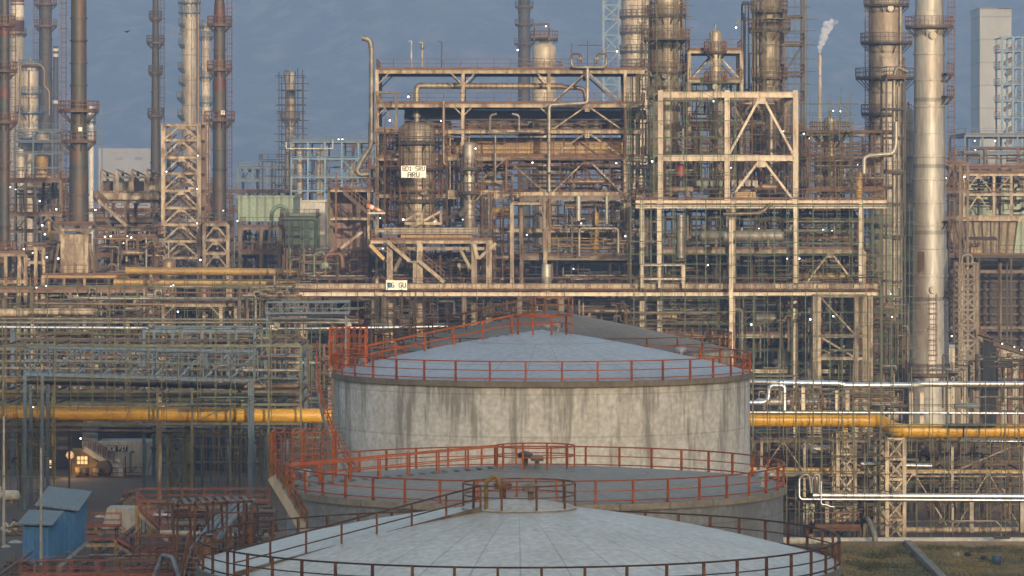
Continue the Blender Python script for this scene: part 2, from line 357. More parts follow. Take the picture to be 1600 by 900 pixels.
def stair(root, cx, cy, R, a0, a1, z0, z1, m_str, m_rail, w=.9, n=46):
    # spiral stair hugging the shell
    P = lambda t, r_: Vector((cx + r_ * math.cos(a0 + (a1 - a0) * t), cy + r_ * math.sin(a0 + (a1 - a0) * t), z0 + (z1 - z0) * t))
    up = Vector((0, 0, 1)); st = MB(); hr = MB(); tr = MB()
    for i in range(n):
        p, q = P(i / n, R + w), P((i + 1) / n, R + w); st.bar(p, q, .08, .34); hr.bar(p + up * 1.05, q + up * 1.05, .06); hr.bar(p + up * .6, q + up * .6, .045)
        if i % 3 == 0: hr.bar(p, p + up * 1.05, .06)
        tr.bar(P((i + .5) / n, R + .12), P((i + .5) / n, R + w), .26, .04)
    st.build('stringer', m_str, root); hr.build('stair_rail', m_rail, root); tr.build('treads', 'concrete', root)
t1, x1, R1, zc1 = tank('pale grey domed tank nearest the camera with rusty brown railings', 811, 165, 503, 12.1, 2.55, 'shell_metal', 'roof_pale', 'concrete', 'rust_rail', 'dark_rail', 50, .55, 2.4)
rooftop(t1, x1, 165, R1, 12.1, 2.55, .55, math.radians(207), 2.3, R1 - .2, 'rust_rail', 'dark_rail', 7, .9, False)
MB().lathe(x1, 165, [(2.35, zc1 - .1), (2.5, zc1 + .06), (2.2, zc1 + .16), (.5, zc1 + .42)], 40).build('roof_collar', 'wall_white', t1)
vent(t1, x1 + .5, 164.6, zc1 + .3, .95, 'concrete')
vent(t1, x1 - .7, 165.6, zc1 + .3, 1.0, 'rust_rail')
MB().tube([(x1 - 1.4, 163.2, zc1), (x1 - 1.4, 163.2, zc1 + 1.3), (x1 - 1.0, 163.2, zc1 + 1.6), (x1 - .8, 163.2, zc1 + 1.0)], .09, 8).build('gooseneck', 'tan_yellow', t1)
stair(t1, x1, 165, R1, math.radians(200), math.radians(168), 3, 12.1, 'concrete', 'rust_rail')
t2, x2, R2, zc2 = tank('dark metal tank with flat grey roof, middle of the row of tanks', 836, 195, 391.5, 13.15, 1.0, 'shell_metal', 'roof_grey', 'roof_grey', 'orange_rail', 'orange_rail', 42, .2, 2.0)
rooftop(t2, x2, 195, R2, 13.15, 1.0, .2, math.radians(188), 2.0, R2 - .3, 'orange_rail', 'orange_rail', 7, .5)
vent(t2, x2 - .5, 194.5, zc2, 1.0, 'pipe_grey'); vent(t2, x2 + .1, 193.7, zc2, .85, 'concrete'); vent(t2, x2 + 11.3, 191.5, 13.3, 1.0); vent(t2, x2 - 11.5, 192, 13.3, 1.0)

t3, x3, R3, zc3 = tank('tall stained grey tank with bluish conical roof and bright orange railings', 847, 226, 328, 17.45, 2.45, 'shell_stained', 'roof_sky_tint', 'concrete', 'orange_rail', 'orange_rail', 38, .3, 1.75)
rooftop(t3, x3, 226, R3, 17.45, 2.45, .3, math.radians(184), 1.8, R3 - .3, 'orange_rail', 'orange_rail', 6, .5)
vent(t3, x3 + .9, 225.6, zc3, .75); vent(t3, x3 + .3, 226.6, zc3, .6); vent(t3, x3 + 8.2, 226.5, 18.1, .9); vent(t3, x3 - 10.6, 226, 17.6, .9)
stair(t3, x3, 226, R3, math.radians(232), math.radians(179), 8.6, 18.2, 'wall_white', 'orange_rail')
t4, x4, R4, zc4 = tank('old brown-grey conical tank farthest back in the tank row', 862, 257, 283, 17.5, 2.6, 'shell_old', 'roof_old', 'shell_old', 'rust_rail', 'rail_red', 30, .15, 1.4)
rooftop(t4, x4, 257, R4, 17.5, 2.6, .15, math.radians(196), 1.5, R4 - .3, 'dark_rail', 'dark_rail', 9, .5)
# caged landings of orange steel where the stairs reach the roofs
def cage(root, x0, x1_, y0, y1_, Ya, D, m):
    A, B = W(x0, y0, Ya), W(x1_, y1_, Ya); c = MB(); nx, nz, ny = 6, 4, 3; x0, x1_, z1, z0 = A.x, B.x, A.z, B.z
    X = lambda i: x0 + (x1_ - x0) * i / nx; Z = lambda k: z0 + (z1 - z0) * (k / nz if k < 1 else (.35 + .65 * (k - 1) / (nz - 1)))
    Yy = lambda j: Ya + D * j / ny
    for y in (Yy(0), Yy(ny)):
        for i in range(nx + 1): c.bar((X(i), y, z0 if i % 3 == 0 else Z(1)), (X(i), y, z1), .05 if i % 3 else .11)
        for k in range(1, nz + 1): c.bar((x0, y, Z(k)), (x1_, y, Z(k)), .05)
    for x in (x0, x1_):
        for j in range(ny + 1): c.bar((x, Yy(j), Z(1)), (x, Yy(j), z1), .05)
        for k in range(1, nz + 1): c.bar((x, Ya, Z(k)), (x, Ya + D, Z(k)), .05)
    for i in range(nx + 1): c.bar((X(i), Ya, z1), (X(i), Ya + D, z1), .06)
    c.build('stair_cage', m, root)
# cages
cage(t3, 515, 571, 513, 574, 224, 2.6, 'orange_rail'); cage(t2, 424, 520, 676, 752, 194, 3.2, 'orange_rail')
# ---------------------------------------------------------------- kit
G = 0.004
def zof(y, Y): return H + (HZ - y) / F * Y
def xof(x, Y): return (x - 800) / F * Y
def handrail_mb(m, p, q, h=1.1, sp=1.9, t=.07):
    p, q = Vector(p), Vector(q); up = Vector((0, 0, 1)); d = (q - p).length; n = max(1, round(d / sp))
    m.bar(p + up * h, q + up * h, t); m.bar(p + up * h * .52, q + up * h * .52, t * .8)
    m.bar(p + up * .08, q + up * .08, .03, .16)
    for i in range(n + 1): a = p.lerp(q, i / n); m.bar(a, a + up * h, t)
    return m
def steel(lab, Y, D, xs, ys, m='cream', name='steel_frame', cat='steel frame', cw=5, bh=5, braces=(), rails=(), decks=(), rail_m='rail_red',
          deck_m='rail_red', base=None, top=None, rows=2, over=(0, 0), group=None, m2=None, beams=True, joists=True):
    """open steel frame. xs: column rows, ys: floor rows (photo pixels, front plane), cw/bh member sizes in px"""
    x0, x1 = xof(xs[0], Y), xof(xs[-1], Y); zb = G if base is None else zof(base, Y); zt = zof(top if top is not None else min(ys), Y)
    root = T(name, lab, cat, ((x0 + x1) / 2, Y + D / 2, zb), group); w, h = M(cw, Y), M(bh, Y); m2 = m2 or m
    for j in range(rows):
        y = Y + D * j / max(1, rows - 1); mm = m if j == 0 else m2  # rear rows take m2, mostly darker: interior shade put into the colour
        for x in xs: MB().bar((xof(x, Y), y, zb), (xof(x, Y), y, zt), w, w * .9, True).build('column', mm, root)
        for k, py in enumerate(ys):
            if not beams: break
            z = zof(py, Y); MB().bar((x0 - M(over[0], Y), y - w * .15, z), (x1 + M(over[1], Y), y - w * .15, z), w * .7, h, True).build('beam', mm, root)
        for (bi, k, kind) in braces:
            xa, xb = xof(xs[bi], Y), xof(xs[bi + 1], Y); zt_, zb_ = zof(ys[k], Y), (zof(ys[k + 1], Y) if k + 1 < len(ys) else zb); b = MB(); bw = w * .45
            if kind in 'X/': b.bar((xa, y, zb_), (xb, y, zt_), bw)
            if kind in 'X\\': b.bar((xa, y + bw, zt_), (xb, y + bw, zb_), bw)
            if kind == 'A': b.bar((xa, y, zb_), ((xa + xb) / 2, y, zt_), bw).bar(((xa + xb) / 2, y, zt_), (xb, y, zb_), bw); b.box((xa + xb) / 2 - bw * 1.8, (xa + xb) / 2 + bw * 1.8, y - bw * .6, y + bw * .6, zt_ - h * 1.6, zt_ - h * .5)
            if kind == 'k':
                q = min((xb - xa) * .2, (zt_ - zb_) * .4); b.bar((xa, y, zt_ - q), (xa + q, y, zt_), bw * .8).bar((xb, y, zt_ - q), (xb - q, y, zt_), bw * .8)
            b.build('brace', mm, root)
    if joists and D > 1:
        for py in ys:
            z = zof(py, Y)
            for x in xs: MB().bar((xof(x, Y), Y, z - h * .1), (xof(x, Y), Y + D, z - h * .1), w * .6, h * .8).build('joist', m2, root)
    for k in decks:
        z = zof(ys[k], Y) + h / 2
        MB().box(x0 - M(over[0], Y), x1 + M(over[1], Y), Y - .25, Y + D + .25, z + .004, z + .12).build('deck', deck_m, root)
    for k in rails:
        z = zof(ys[k], Y) + h / 2 + .12; a, b = x0 - M(over[0], Y), x1 + M(over[1], Y)
        r = MB(); handrail_mb(r, (a, Y - .2, z), (b, Y - .2, z)); handrail_mb(r, (b, Y - .2, z), (b, Y + D + .2, z)); handrail_mb(r, (a, Y - .2, z), (a, Y + D + .2, z))
        r.build('handrail', rail_m, root)
    return root
def disc_platform(root, cx, cy, r0, r1, z, m='rail_red', dm='dark_steel', a0=0, a1=2 * PI, h=1.1, n=20):
    d = MB(); k = n
    A = [a0 + (a1 - a0) * i / k for i in range(k + 1)]; v = []
    for t in A:
        for r in (r0, r1):
            for zz in (z - .28, z): v.append((cx + r * math.cos(t), cy + r * math.sin(t), zz))
    f = []
    for i in range(k):
        o = i * 4; p = o + 4; f += [(o + 1, p + 1, p + 3, o + 3), (o, o + 2, p + 2, p), (o + 2, o + 3, p + 3, p + 2), (o, p, p + 1, o + 1)]
    d.add(v, f)
    for t in A[::2]:                        # brackets below
        d.bar((cx + r1 * .98 * math.cos(t), cy + r1 * .98 * math.sin(t), z - .25), (cx + r0 * math.cos(t), cy + r0 * math.sin(t), z - (r1 - r0) * .9 - .3), .1)
    pl = d.build('platform', dm, root); r = MB()
    for i in range(k):
        p = Vector((cx + r1 * math.cos(A[i]), cy + r1 * math.sin(A[i]), z)); q = Vector((cx + r1 * math.cos(A[i + 1]), cy + r1 * math.sin(A[i + 1]), z))
        for hh in (h, h * .55, .1): r.bar(p + Vector((0, 0, hh)), q + Vector((0, 0, hh)), .07)
        r.bar(p, p + Vector((0, 0, h)), .08)
    r.build('platform_rail', m, pl)
def ladder(root, p, z0, z1, m='rail_red', w=.55, cagey=True, s=1, t=.07):
    l = MB(); x, y = p
    for dx in (-w / 2, w / 2): l.bar((x + dx, y, z0), (x + dx, y, z1), t)
    z = z0 + .3
    while z < z1: l.bar((x - w / 2, y, z), (x + w / 2, y, z), .05); z += .6
    if cagey:
        z = z0 + 2.2
        while z < z1:
            P = [(x + .48 * math.cos(a), y - .1 - .7 * abs(math.sin(a)), z) for a in [PI * i / 5 for i in range(6)]]
            for a, b in zip(P, P[1:]): l.bar(a, b, .05)
            z += 1.6
        for i in (1, 2.5, 4): a = PI * i / 5; l.bar((x + .48 * math.cos(a), y - .1 - .7 * math.sin(a), z0 + 2.2), (x + .48 * math.cos(a), y - .1 - .7 * math.sin(a), z1), .04)
    l.build('ladder', m, root)
def vessel(lab, x0, x1, yt, yb, Y, m='insul', name='process_column', cat='process column', dome=True, plats=(), lad=None, nozz=0, base=None, lm='rail_red',
           pipes=(), flare=0, group=None, seed=1, dm='dark_steel', pa=(0, 2 * PI)):
    """upright vessel; plats: (row, extra radius px[, a0, a1])"""
    rnd = random.Random(seed); cx = xof((x0 + x1) / 2, Y); r = M((x1 - x0) / 2, Y); cy = Y + r; zt = zof(yt, Y); zb = zof(yb, Y) if yb is not None else G
    root = T(name, lab, cat, (cx, cy, zb), group)
    pr = [(r + (flare and M(flare, Y)), zb)]
    if flare: pr.append((r, zb + (zt - zb) * .25))
    z = zb + 1; step = 3.1
    while z < zt - r * .7 - .6:
        pr += [(r, z), (r * 1.025, z + .04), (r * 1.025, z + .2), (r, z + .24)] if z > pr[-1][1] + .3 else []; z += step
    if dome: pr += [(r, zt - r * .6), (r * .93, zt - r * .38), (r * .72, zt - r * .17), (r * .4, zt - r * .04), (.05, zt)]
    else: pr += [(r, zt), (r * .9, zt), (r * .9, zt - .5)]
    MB().lathe(cx, cy, pr, 28).build('shell', m, root)
    if dome: MB().lathe(cx, cy, [(r * .14, zt - .1), (r * .14, zt + .5), (r * .24, zt + .5), (r * .24, zt + .65), (.02, zt + .66)], 12).build('top_nozzle', 'pipe_grey', root)
    for p in plats:
        a0, a1 = (p[2], p[3]) if len(p) > 2 else pa
        disc_platform(root, cx, cy, r * .98, r + M(p[1], Y), zof(p[0], Y), lm, dm, a0, a1)
    if lad is not None: ladder(root, (cx + lad * (r + .35), cy - r * .2), zb, zt - 1, lm)
    for i in range(nozz):
        a = -PI / 2 + rnd.uniform(-1.1, 1.1); zz = rnd.uniform(zb + (zt - zb) * .1, zt - r); rr = rnd.uniform(.12, .3)
        c = Vector((cx + r * .9 * math.cos(a), cy + r * .9 * math.sin(a), zz)); q = c + Vector((math.cos(a), math.sin(a), 0)) * (r * .1 + .5)
        MB().cyl(c, q, rr, 10).cyl(q, q + Vector((math.cos(a), math.sin(a), 0)) * .12, rr * 1.5, 10).build('nozzle', 'pipe_grey', root)
    for (dx, pt, pb, d, pm) in pipes:       # downpipes clipped to the shell
        x = cx + M(dx, Y); yy = cy - math.sqrt(max(0, r * r - M(dx, Y) ** 2)) - M(d, Y)
        MB().tube([(x, cy, zof(pt, Y)), (x, yy, zof(pt, Y)), (x, yy, zof(pb, Y))], M(d / 2, Y), 10).build('riser_pipe', pm, root)
    return root, cx, cy, r
def pipe(lab, pts, d, m, name='pipe', cat='pipe', group=None, sup=(), supm='cream', flanges=True, n=14, bend=1.6, Y=None):
    """pts: (px, py, Y)"""
    Y0 = pts[0][2]; P = [W(*p) for p in pts]; r = M(d / 2, Y0); root = T(name, lab, cat, P[0] - Vector((0, 0, r)), group)
    MB().tube(P, r, n, bend).build('pipe_run', m, root)
    if flanges:
        for a, b in zip(P, P[1:]):
            L = (b - a).length; k = int(L // 26) if L > 12 else 0
            for i in range(k):
                c = a.lerp(b, (i + .6) / k); u = (b - a).normalized() * .07; MB().cyl(c - u, c + u, r * 1.12, n).build('joint_band', m, root)
    for s in sup:                            # (px, py_top, py_bottom or None, Y)
        a = W(s[0], s[1], s[3]); b = W(s[0], s[2], s[3]) if s[2] is not None else Vector((a.x, a.y, G))
        MB().bar(b, a, .32, .3, True).build('support', supm, root)
    return root
def drum(lab, x0, x1, yc, d, Y, m='pipe_grey', name='drum', cat='drum', group=None, saddles=True, drop=6):
    c = W((x0 + x1) / 2, yc, Y); L = M(x1 - x0, Y); r = M(d / 2, Y); root = T(name, lab, cat, (c.x, c.y, c.z - r), group)
    MB().lathe_x(c.x, c.y, c.z, [(.02, -L / 2), (r * .6, -L / 2 + r * .12), (r * .92, -L / 2 + r * .4), (r, -L / 2 + r * .7), (r, -L * .2), (r * 1.03, -L * .2 + .03), (r * 1.03, -L * .2 + .15), (r, -L * .2 + .18),
                                 (r, L / 2 - r * .7), (r * .92, L / 2 - r * .4), (r * .6, L / 2 - r * .12), (.02, L / 2)], 22).build('shell', m, root)
    if saddles:
        for s in (-.3, .3): MB().box(c.x + s * L - .15, c.x + s * L + .15, c.y - r * .8, c.y + r * .8, c.z - r - M(drop, Y), c.z - r * .7).build('saddle', 'dull_cream', root)
    MB().cyl((c.x, c.y, c.z + r * .9), (c.x, c.y, c.z + r * 1.5), r * .22, 10).cyl((c.x, c.y, c.z + r * 1.5), (c.x, c.y, c.z + r * 1.6), r * .33, 10).build('nozzle', m, root)
    return root
def valve(root, p, s, m1='green_paint', m2='rail_red'):
    p = Vector(p); MB().lathe_x(p.x, p.y, p.z, [(s * .5, -s * .7), (s * .5, -s * .6), (s * .3, -s * .55), (s * .42, 0), (s * .3, s * .55), (s * .5, s * .6), (s * .5, s * .7)], 12).bar(p, p + Vector((0, 0, s * 1.3)), s * .2).build('valve', m1, root)
    MB().lathe(p.x, p.y, [(s * .45, p.z + s * 1.3), (s * .5, p.z + s * 1.35), (s * .45, p.z + s * 1.4)], 12).build('handwheel', m2, root)
PM = ['pipe_grey', 'tan_pipe', 'dull_cream', 'pipe_rust', 'brown_steel', 'dull_cream', 'pipe_rust', 'insul_grey', 'dark_steel', 'brown_steel', 'cream']
def pipework(lab, x0, x1, y0, y1, Y, D, n, seed, mats=None, dmin=1.2, dmax=4, vert=.5, group=None, valves=2, name='pipework'):
    rnd = random.Random(seed); mats = mats or PM
    root = T(name, lab, 'pipework', (xof((x0 + x1) / 2, Y), Y + D / 2, zof(y1, Y)), group)
    for i in range(n):
        y = Y + rnd.random() * D; d = M(rnd.uniform(dmin, dmax) * rnd.uniform(.6, 1), Y); m = rnd.choice(mats)
        a = rnd.uniform(x0, x1); b = rnd.uniform(y0, y1); k = rnd.random()
        if k < vert:                          # riser, mostly with a turned end
            yt = rnd.uniform(y0, y0 + (y1 - y0) * .45); yb = rnd.uniform(y0 + (y1 - y0) * .6, y1); e = max(x0, min(x1, a + rnd.choice((-1, 1)) * rnd.uniform(5, 26)))
            P = [W(a, yb, Y), W(a, yt, Y), W(e, yt, Y)] if rnd.random() < .55 else [W(a, yb, Y), W(a, y0, Y)]
        else:
            e = min(x1, a + rnd.uniform(.25, .8) * (x1 - x0)); a = min(a, e - 8)
            P = [W(a, b, Y), W(e, b, Y)]
            q = rnd.random()
            if q < .35: P.append(W(e, rnd.uniform(b, y1), Y))
            elif q < .6: mid = (a + e) / 2; u = rnd.uniform(4, 9); P = [W(a, b, Y), W(mid - 5, b, Y), W(mid - 5, b - u, Y), W(mid + 5, b - u, Y), W(mid + 5, b, Y), W(e, b, Y)]
        P = [Vector((p.x, y, p.z)) for p in P]
        MB().tube(P, d / 2, 8).build('pipe', m, root)
    for i in range(valves):
        p = W(rnd.uniform(x0, x1), rnd.uniform(y0 + (y1 - y0) * .5, y1 - 2), Y); valve(root, (p.x, Y - .1, p.z), M(rnd.uniform(2.5, 4), Y), rnd.choice(['brown_steel', 'green_paint', 'pipe_grey', 'rail_red']))
    return root
def scaffold(lab, x0, x1, y0, y1, Y, D, nx, nz, m='green_tube', seed=1, group=None, t=.06, base=False, planks=1):
    rnd = random.Random(seed); X = [xof(x0 + (x1 - x0) * i / nx, Y) for i in range(nx + 1)]; z1 = zof(y0, Y); z0 = G if base else zof(y1, Y)
    Z = [z0 + (z1 - z0) * k / nz for k in range(nz + 1)]; root = T('scaffold', lab, 'scaffold', ((X[0] + X[-1]) / 2, Y, z0), group)
    for yy in (Y, Y + D):
        for x in X:
            j = rnd.uniform(-.25, .25); MB().cyl((x + j, yy, z0 - rnd.random() * .5 * (not base)), (x + j, yy, z1 + rnd.uniform(.1, 1.6)), t / 2 * 1.15, 5).build('upright', m, root)
        for z in Z[1:]:
            j = rnd.uniform(-.2, .2); a, b = (X[0] - rnd.uniform(.2, 1.2), X[-1] + rnd.uniform(.2, 1.2))
            if rnd.random() < .3: a = X[rnd.randrange(0, max(1, nx // 3))]
            MB().cyl((a, yy - t, z + j), (b, yy - t, z + j), t / 2, 5).build('ledger', m, root)
    for k in range(max(1, nx * nz // 14)):
        i = rnd.randrange(nx); q = rnd.randrange(nz); s = rnd.choice((0, 1)); w = min(nx - i, 2)
        MB().cyl((X[i + (w if s else 0)], Y - t * 2, Z[q]), (X[i + (0 if s else w)], Y - t * 2, Z[min(nz, q + 1)]), t / 2, 5).build('brace', m, root)
    for k in range(planks):
        q = rnd.randrange(1, nz + 1); i = rnd.randrange(max(1, nx - 2)); e = min(nx, i + rnd.randint(1, 3))
        MB().box(X[i], X[e], Y + .05, Y + D - .05, Z[q] + .06, Z[q] + .14).build('plank', 'olive_tube', root)
    return root
def stairs(root, xa, ya, xb, yb, Y, w=1.0, m='cream', rm='rail_red', n=None, th=None):
    A, B = W(xa, ya, Y), W(xb, yb, Y); n = n or max(4, int(abs(A.z - B.z) / .24)); s = MB(); up = Vector((0, 0, 1)); off = Vector((0, w, 0))
    for o in (Vector((0, 0, 0)), off): s.bar(A + o, B + o, .1, th or .38)
    for i in range(1, n): p = A.lerp(B, i / n); s.box(p.x - .14, p.x + .14, Y + .05, Y + w - .05, p.z, p.z + .05)
    s.build('stair', m, root); r = MB()
    for o in (Vector((0, 0, .2)), off + Vector((0, 0, .2))):
        r.bar(A + o + up, B + o + up, .07); r.bar(A + o + up * .55, B + o + up * .55, .06)
        for i in range(0, 7): p = A.lerp(B, i / 6) + o; r.bar(p, p + up, .07)
    r.build('stair_rail', rm, root)
def stack(lab, pts, Y, m='stack_dark', bands=(), plats=(), lad=1, base=None, name='chimney_stack', cat='chimney stack', lm='rail_red', group=None, cxp=None, lox=None):
    """pts: (row, half width px) from top to bottom; pts rows may run above the frame"""
    cx = xof(cxp, Y); zb = G if base is None else zof(base, Y); root = T(name, lab, cat, (cx, Y, zb), group)
    R = lambda py: next((a[1] + (b[1] - a[1]) * (py - a[0]) / (b[0] - a[0]) for a, b in zip(pts, pts[1:]) if a[0] <= py <= b[0]), pts[-1][1])
    pr = []; last = None
    for py, hw in reversed(pts): pr.append((M(hw, Y), zof(py, Y)))
    if pr[0][1] > zb: pr.insert(0, (pr[0][0], zb))
    q = []                                   # weld rings
    for a, b in zip(pr, pr[1:]):
        q.append(a); k = max(1, int((b[1] - a[1]) / 2.6))
        for i in range(1, k):
            r_, z_ = a[0] + (b[0] - a[0]) * i / k, a[1] + (b[1] - a[1]) * i / k; q += [(r_, z_), (r_ + .13, z_ + .02), (r_ + .13, z_ + .2), (r_, z_ + .22)]
    q.append(pr[-1]); q.append((pr[-1][0] * .85, pr[-1][1])); q.append((pr[-1][0] * .85, pr[-1][1] - 1.5))
    MB().lathe(cx, Y, q, 28).build('shaft', m, root)
    for a, b, bm in bands: MB().lathe(cx, Y, [(M(R(b), Y) + .02, zof(b, Y)), (M(R(b), Y) + .06, zof(b, Y)), (M(R(a), Y) + .06, zof(a, Y)), (M(R(a), Y) + .02, zof(a, Y))], 28).build('painted_band', bm, root)
    for p in plats: disc_platform(root, cx, Y, M(R(p[0]), Y), M(R(p[0]) + p[1], Y), zof(p[0], Y), lm, 'brown_steel')
    if lad: ladder(root, (cx + lad * (M(R(150), Y) + .5), Y - .6), zb + 1, zof(max(-10, pts[0][0] + 3), Y), lm)
    return root
def lamp(px, py, Y, where, warm=False, r=.042, pole=None):
    r *= .6 + .5 * ((px * 7 + py * 13) % 10) / 10; p = W(px, py, Y); root = T('flood_lamp', where, 'lamp', p - Vector((0, 0, .3)))
    MB().lathe(p.x, p.y, [(.02, p.z - r), (r * .8, p.z - r * .6), (r, p.z), (r * .6, p.z + r * .8)], 10).build('bulb', 'lamp_warm' if warm else 'lamp_white', root)
    MB().lathe(p.x, p.y, [(r * .62, p.z + r * .7), (r * 1.5, p.z + r * .85), (r * .5, p.z + r * 2.2), (.03, p.z + r * 2.4)], 10).build('lamp_shade', 'dark_steel', root)
    if pole == 'hook': MB().tube([(p.x, p.y, p.z + .2), (p.x, p.y, p.z + .8), (p.x + .7, p.y, p.z + .8), (p.x + .7, p.y, p.z - 3)], .05, 6).build('bracket', 'pipe_grey', root)
    else: MB().bar((p.x, p.y, p.z + .15), (p.x, p.y + .5, p.z + .45), .05).build('bracket', 'dark_steel', root)
def wall_box(lab, x0, x1, y0, y1, Y, D, m, name='building', cat='building', roof='shed_roof', base=None, pitch=0, parapet=True, group=None):
    a, b = xof(x0, Y), xof(x1, Y); zt = zof(y0, Y); zb = G if y1 is None else zof(y1, Y); root = T(name, lab, cat, ((a + b) / 2, Y + D / 2, zb), group)
    MB().box(a, b, Y, Y + D, zb, zt).build('wall', m, root); MB().box(a - .25, b + .25, Y - .25, Y + D + .25, zt + .004, zt + .35).build('roof', roof, root)
    return root
def windows(root, x0, x1, y0, y1, Y, nx, nz, wp, hp, m='opening_shade'):
    for i in range(nx):
        for k in range(nz):
            c = W(x0 + (x1 - x0) * (i + .5) / nx, y0 + (y1 - y0) * (k + .5) / nz, Y); w, h = M(wp / 2, Y), M(hp / 2, Y)
            f = MB().box(c.x - w, c.x + w, Y - .08, Y + .05, c.z - h, c.z + h).build('window', m, root)
            MB().box(c.x - w - .08, c.x + w + .08, Y - .14, Y - .02, c.z - h - .12, c.z - h).build('sill', 'dull_cream', f)
FONT = {'A': '01110100011000111111100011000110001', 'B': '11110100011000111110100011000111110', 'C': '01111100001000010000100001000001111', 'D': '11110100011000110001100011000111110',
        'I': '11111001000010000100001000010011111', 'P': '11110100011000111110100001000010000', 'R': '11110100011000111110101001001010001', 'S': '01111100001000001110000010000111110',
        'T': '11111001000010000100001000010000100', 'U': '10001100011000110001100011000101110', 'W': '10001100011000110101101011010101010', '1': '00100011000010000100001000010001110', ' ': '0' * 35,
        'G': '01111100001000010011100011000101111', 'E': '11111100001000011110100001000011111'}
def sign(lab, x0, x1, y0, y1, Y, lines, bgm='sign_white', fg='sign_black', post=None, frac=.82, emblem=False):
    a, b = W(x0, y1, Y), W(x1, y0, Y); root = T('sign', lab, 'sign', ((a.x + b.x) / 2, Y, a.z))
    MB().box(a.x, b.x, Y, Y + .08, a.z, b.z).build('board', bgm, root); lh = (b.z - a.z) / len(lines)
    tx = MB()
    for li, s in enumerate(lines):
        gh = lh * frac * .86; cell = gh / 7; aw = (b.x - a.x) * .92; cw = min(cell * 1.0, aw / (len(s) * 6)); wd = len(s) * 6 * cw - cw
        x = (a.x + b.x) / 2 - wd / 2; zt = b.z - li * lh - (lh - gh) / 2
        for ch in s:
            g_ = FONT[ch]
            for r_ in range(7):
                c_ = 0
                while c_ < 5:
                    if g_[r_ * 5 + c_] == '1':
                        e = c_
                        while e + 1 < 5 and g_[r_ * 5 + e + 1] == '1': e += 1
                        tx.box(x + (c_ - .3) * cw, x + (e + 1.3) * cw, Y - .02, Y - .004, zt - (r_ + 1.1) * cell, zt - (r_ - .1) * cell); c_ = e
                    c_ += 1
            x += 6 * cw
    tx.build('lettering', fg, root)
    if emblem:
        c = ((a.x + (b.x - a.x) * .17), (a.z + b.z) / 2); r = (b.z - a.z) * .3
        MB().lathe_x(c[0], Y - .01, c[1], [(.02, -.01), (r, -.01), (r, .01), (.02, .01)], 14, ax=(0, 1, 0)).build('emblem', 'blue_bright', root)
    return root
# ---------------------------------------------------------------- the big open frame (centre)
Y = 440
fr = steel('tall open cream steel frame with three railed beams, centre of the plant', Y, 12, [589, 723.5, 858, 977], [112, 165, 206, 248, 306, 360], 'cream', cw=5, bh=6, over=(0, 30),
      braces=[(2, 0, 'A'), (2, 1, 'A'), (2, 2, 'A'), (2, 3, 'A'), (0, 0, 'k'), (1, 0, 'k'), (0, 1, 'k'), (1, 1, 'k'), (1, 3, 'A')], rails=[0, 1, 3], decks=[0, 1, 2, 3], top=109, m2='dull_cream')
MB().box(xof(800, Y - 1), xof(975, Y - 1), Y - 1.2, Y - .6, zof(313, Y), zof(300, Y)).build('girder', 'cream', fr)
MB().box(xof(700, Y - 1), xof(790, Y - 1), Y - 1.2, Y - .6, zof(311, Y), zof(297, Y)).build('girder', 'cream', fr)
MB().box(xof(690, Y), xof(975, Y), Y + 5, Y + 5.6, zof(244, Y), zof(216, Y)).build('girder', 'tan_yellow', fr)
MB().box(xof(800, Y), xof(972, Y), Y + 4, Y + 4.6, zof(372, Y), zof(358, Y)).build('girder', 'dull_cream', fr)
MB().box(xof(882, Y), xof(970, Y), Y + 2, Y + 2.6, zof(325, Y), zof(315, Y)).build('girder', 'tan_yellow', fr)
# dark air cooler bundles behind the beams
for i, (a, b, y0, y1, yy, lb) in enumerate([(632, 720, 171, 187, 447, 'left one of two dark finned cooler bundles under the second beam'), (728, 1010, 172, 186, 447, 'long dark finned cooler bundle under the second beam, right of centre')]):
    r_ = T('air_cooler', lb, 'air cooler', ((xof(a, yy) + xof(b, yy)) / 2, yy + 2, zof(y1, yy)))
    MB().box(xof(a, yy), xof(b, yy), yy, yy + 4, zof(y1, yy), zof(y0, yy)).build('tube_bundle', 'dark_siding_and_shade', r_)
    for k in range(max(2, int((b - a) / 24))):
        x = xof(a + 12 + k * 24, yy); MB().lathe(x, yy + 2, [(1.0, zof(y1, yy) - 1.1), (.9, zof(y1, yy) - .1)], 14).build('fan_shroud', 'dull_cream', r_)
    hr = MB(); handrail_mb(hr, (xof(a, yy), yy - .8, zof(y1 + 8, yy)), (xof(b, yy), yy - .8, zof(y1 + 8, yy))); hr.build('handrail', 'rail_red', r_)
r_ = T('air_cooler', 'wide brown air cooler deck with fan boxes across the middle of the cream frame', 'air cooler', (xof(830, 448), 451, zof(245, 448)))
MB().box(xof(692, 448), xof(972, 448), 448, 454, zof(226, 448), zof(215, 448)).build('tube_bundle', 'brown_steel', r_)
for k in range(9): MB().box(xof(700 + k * 30, 448), xof(722 + k * 30, 448), 448.5, 453, zof(242, 448), zof(229, 448)).build('fan_box', 'tan_yellow' if k % 3 == 1 else 'brown_steel', r_)
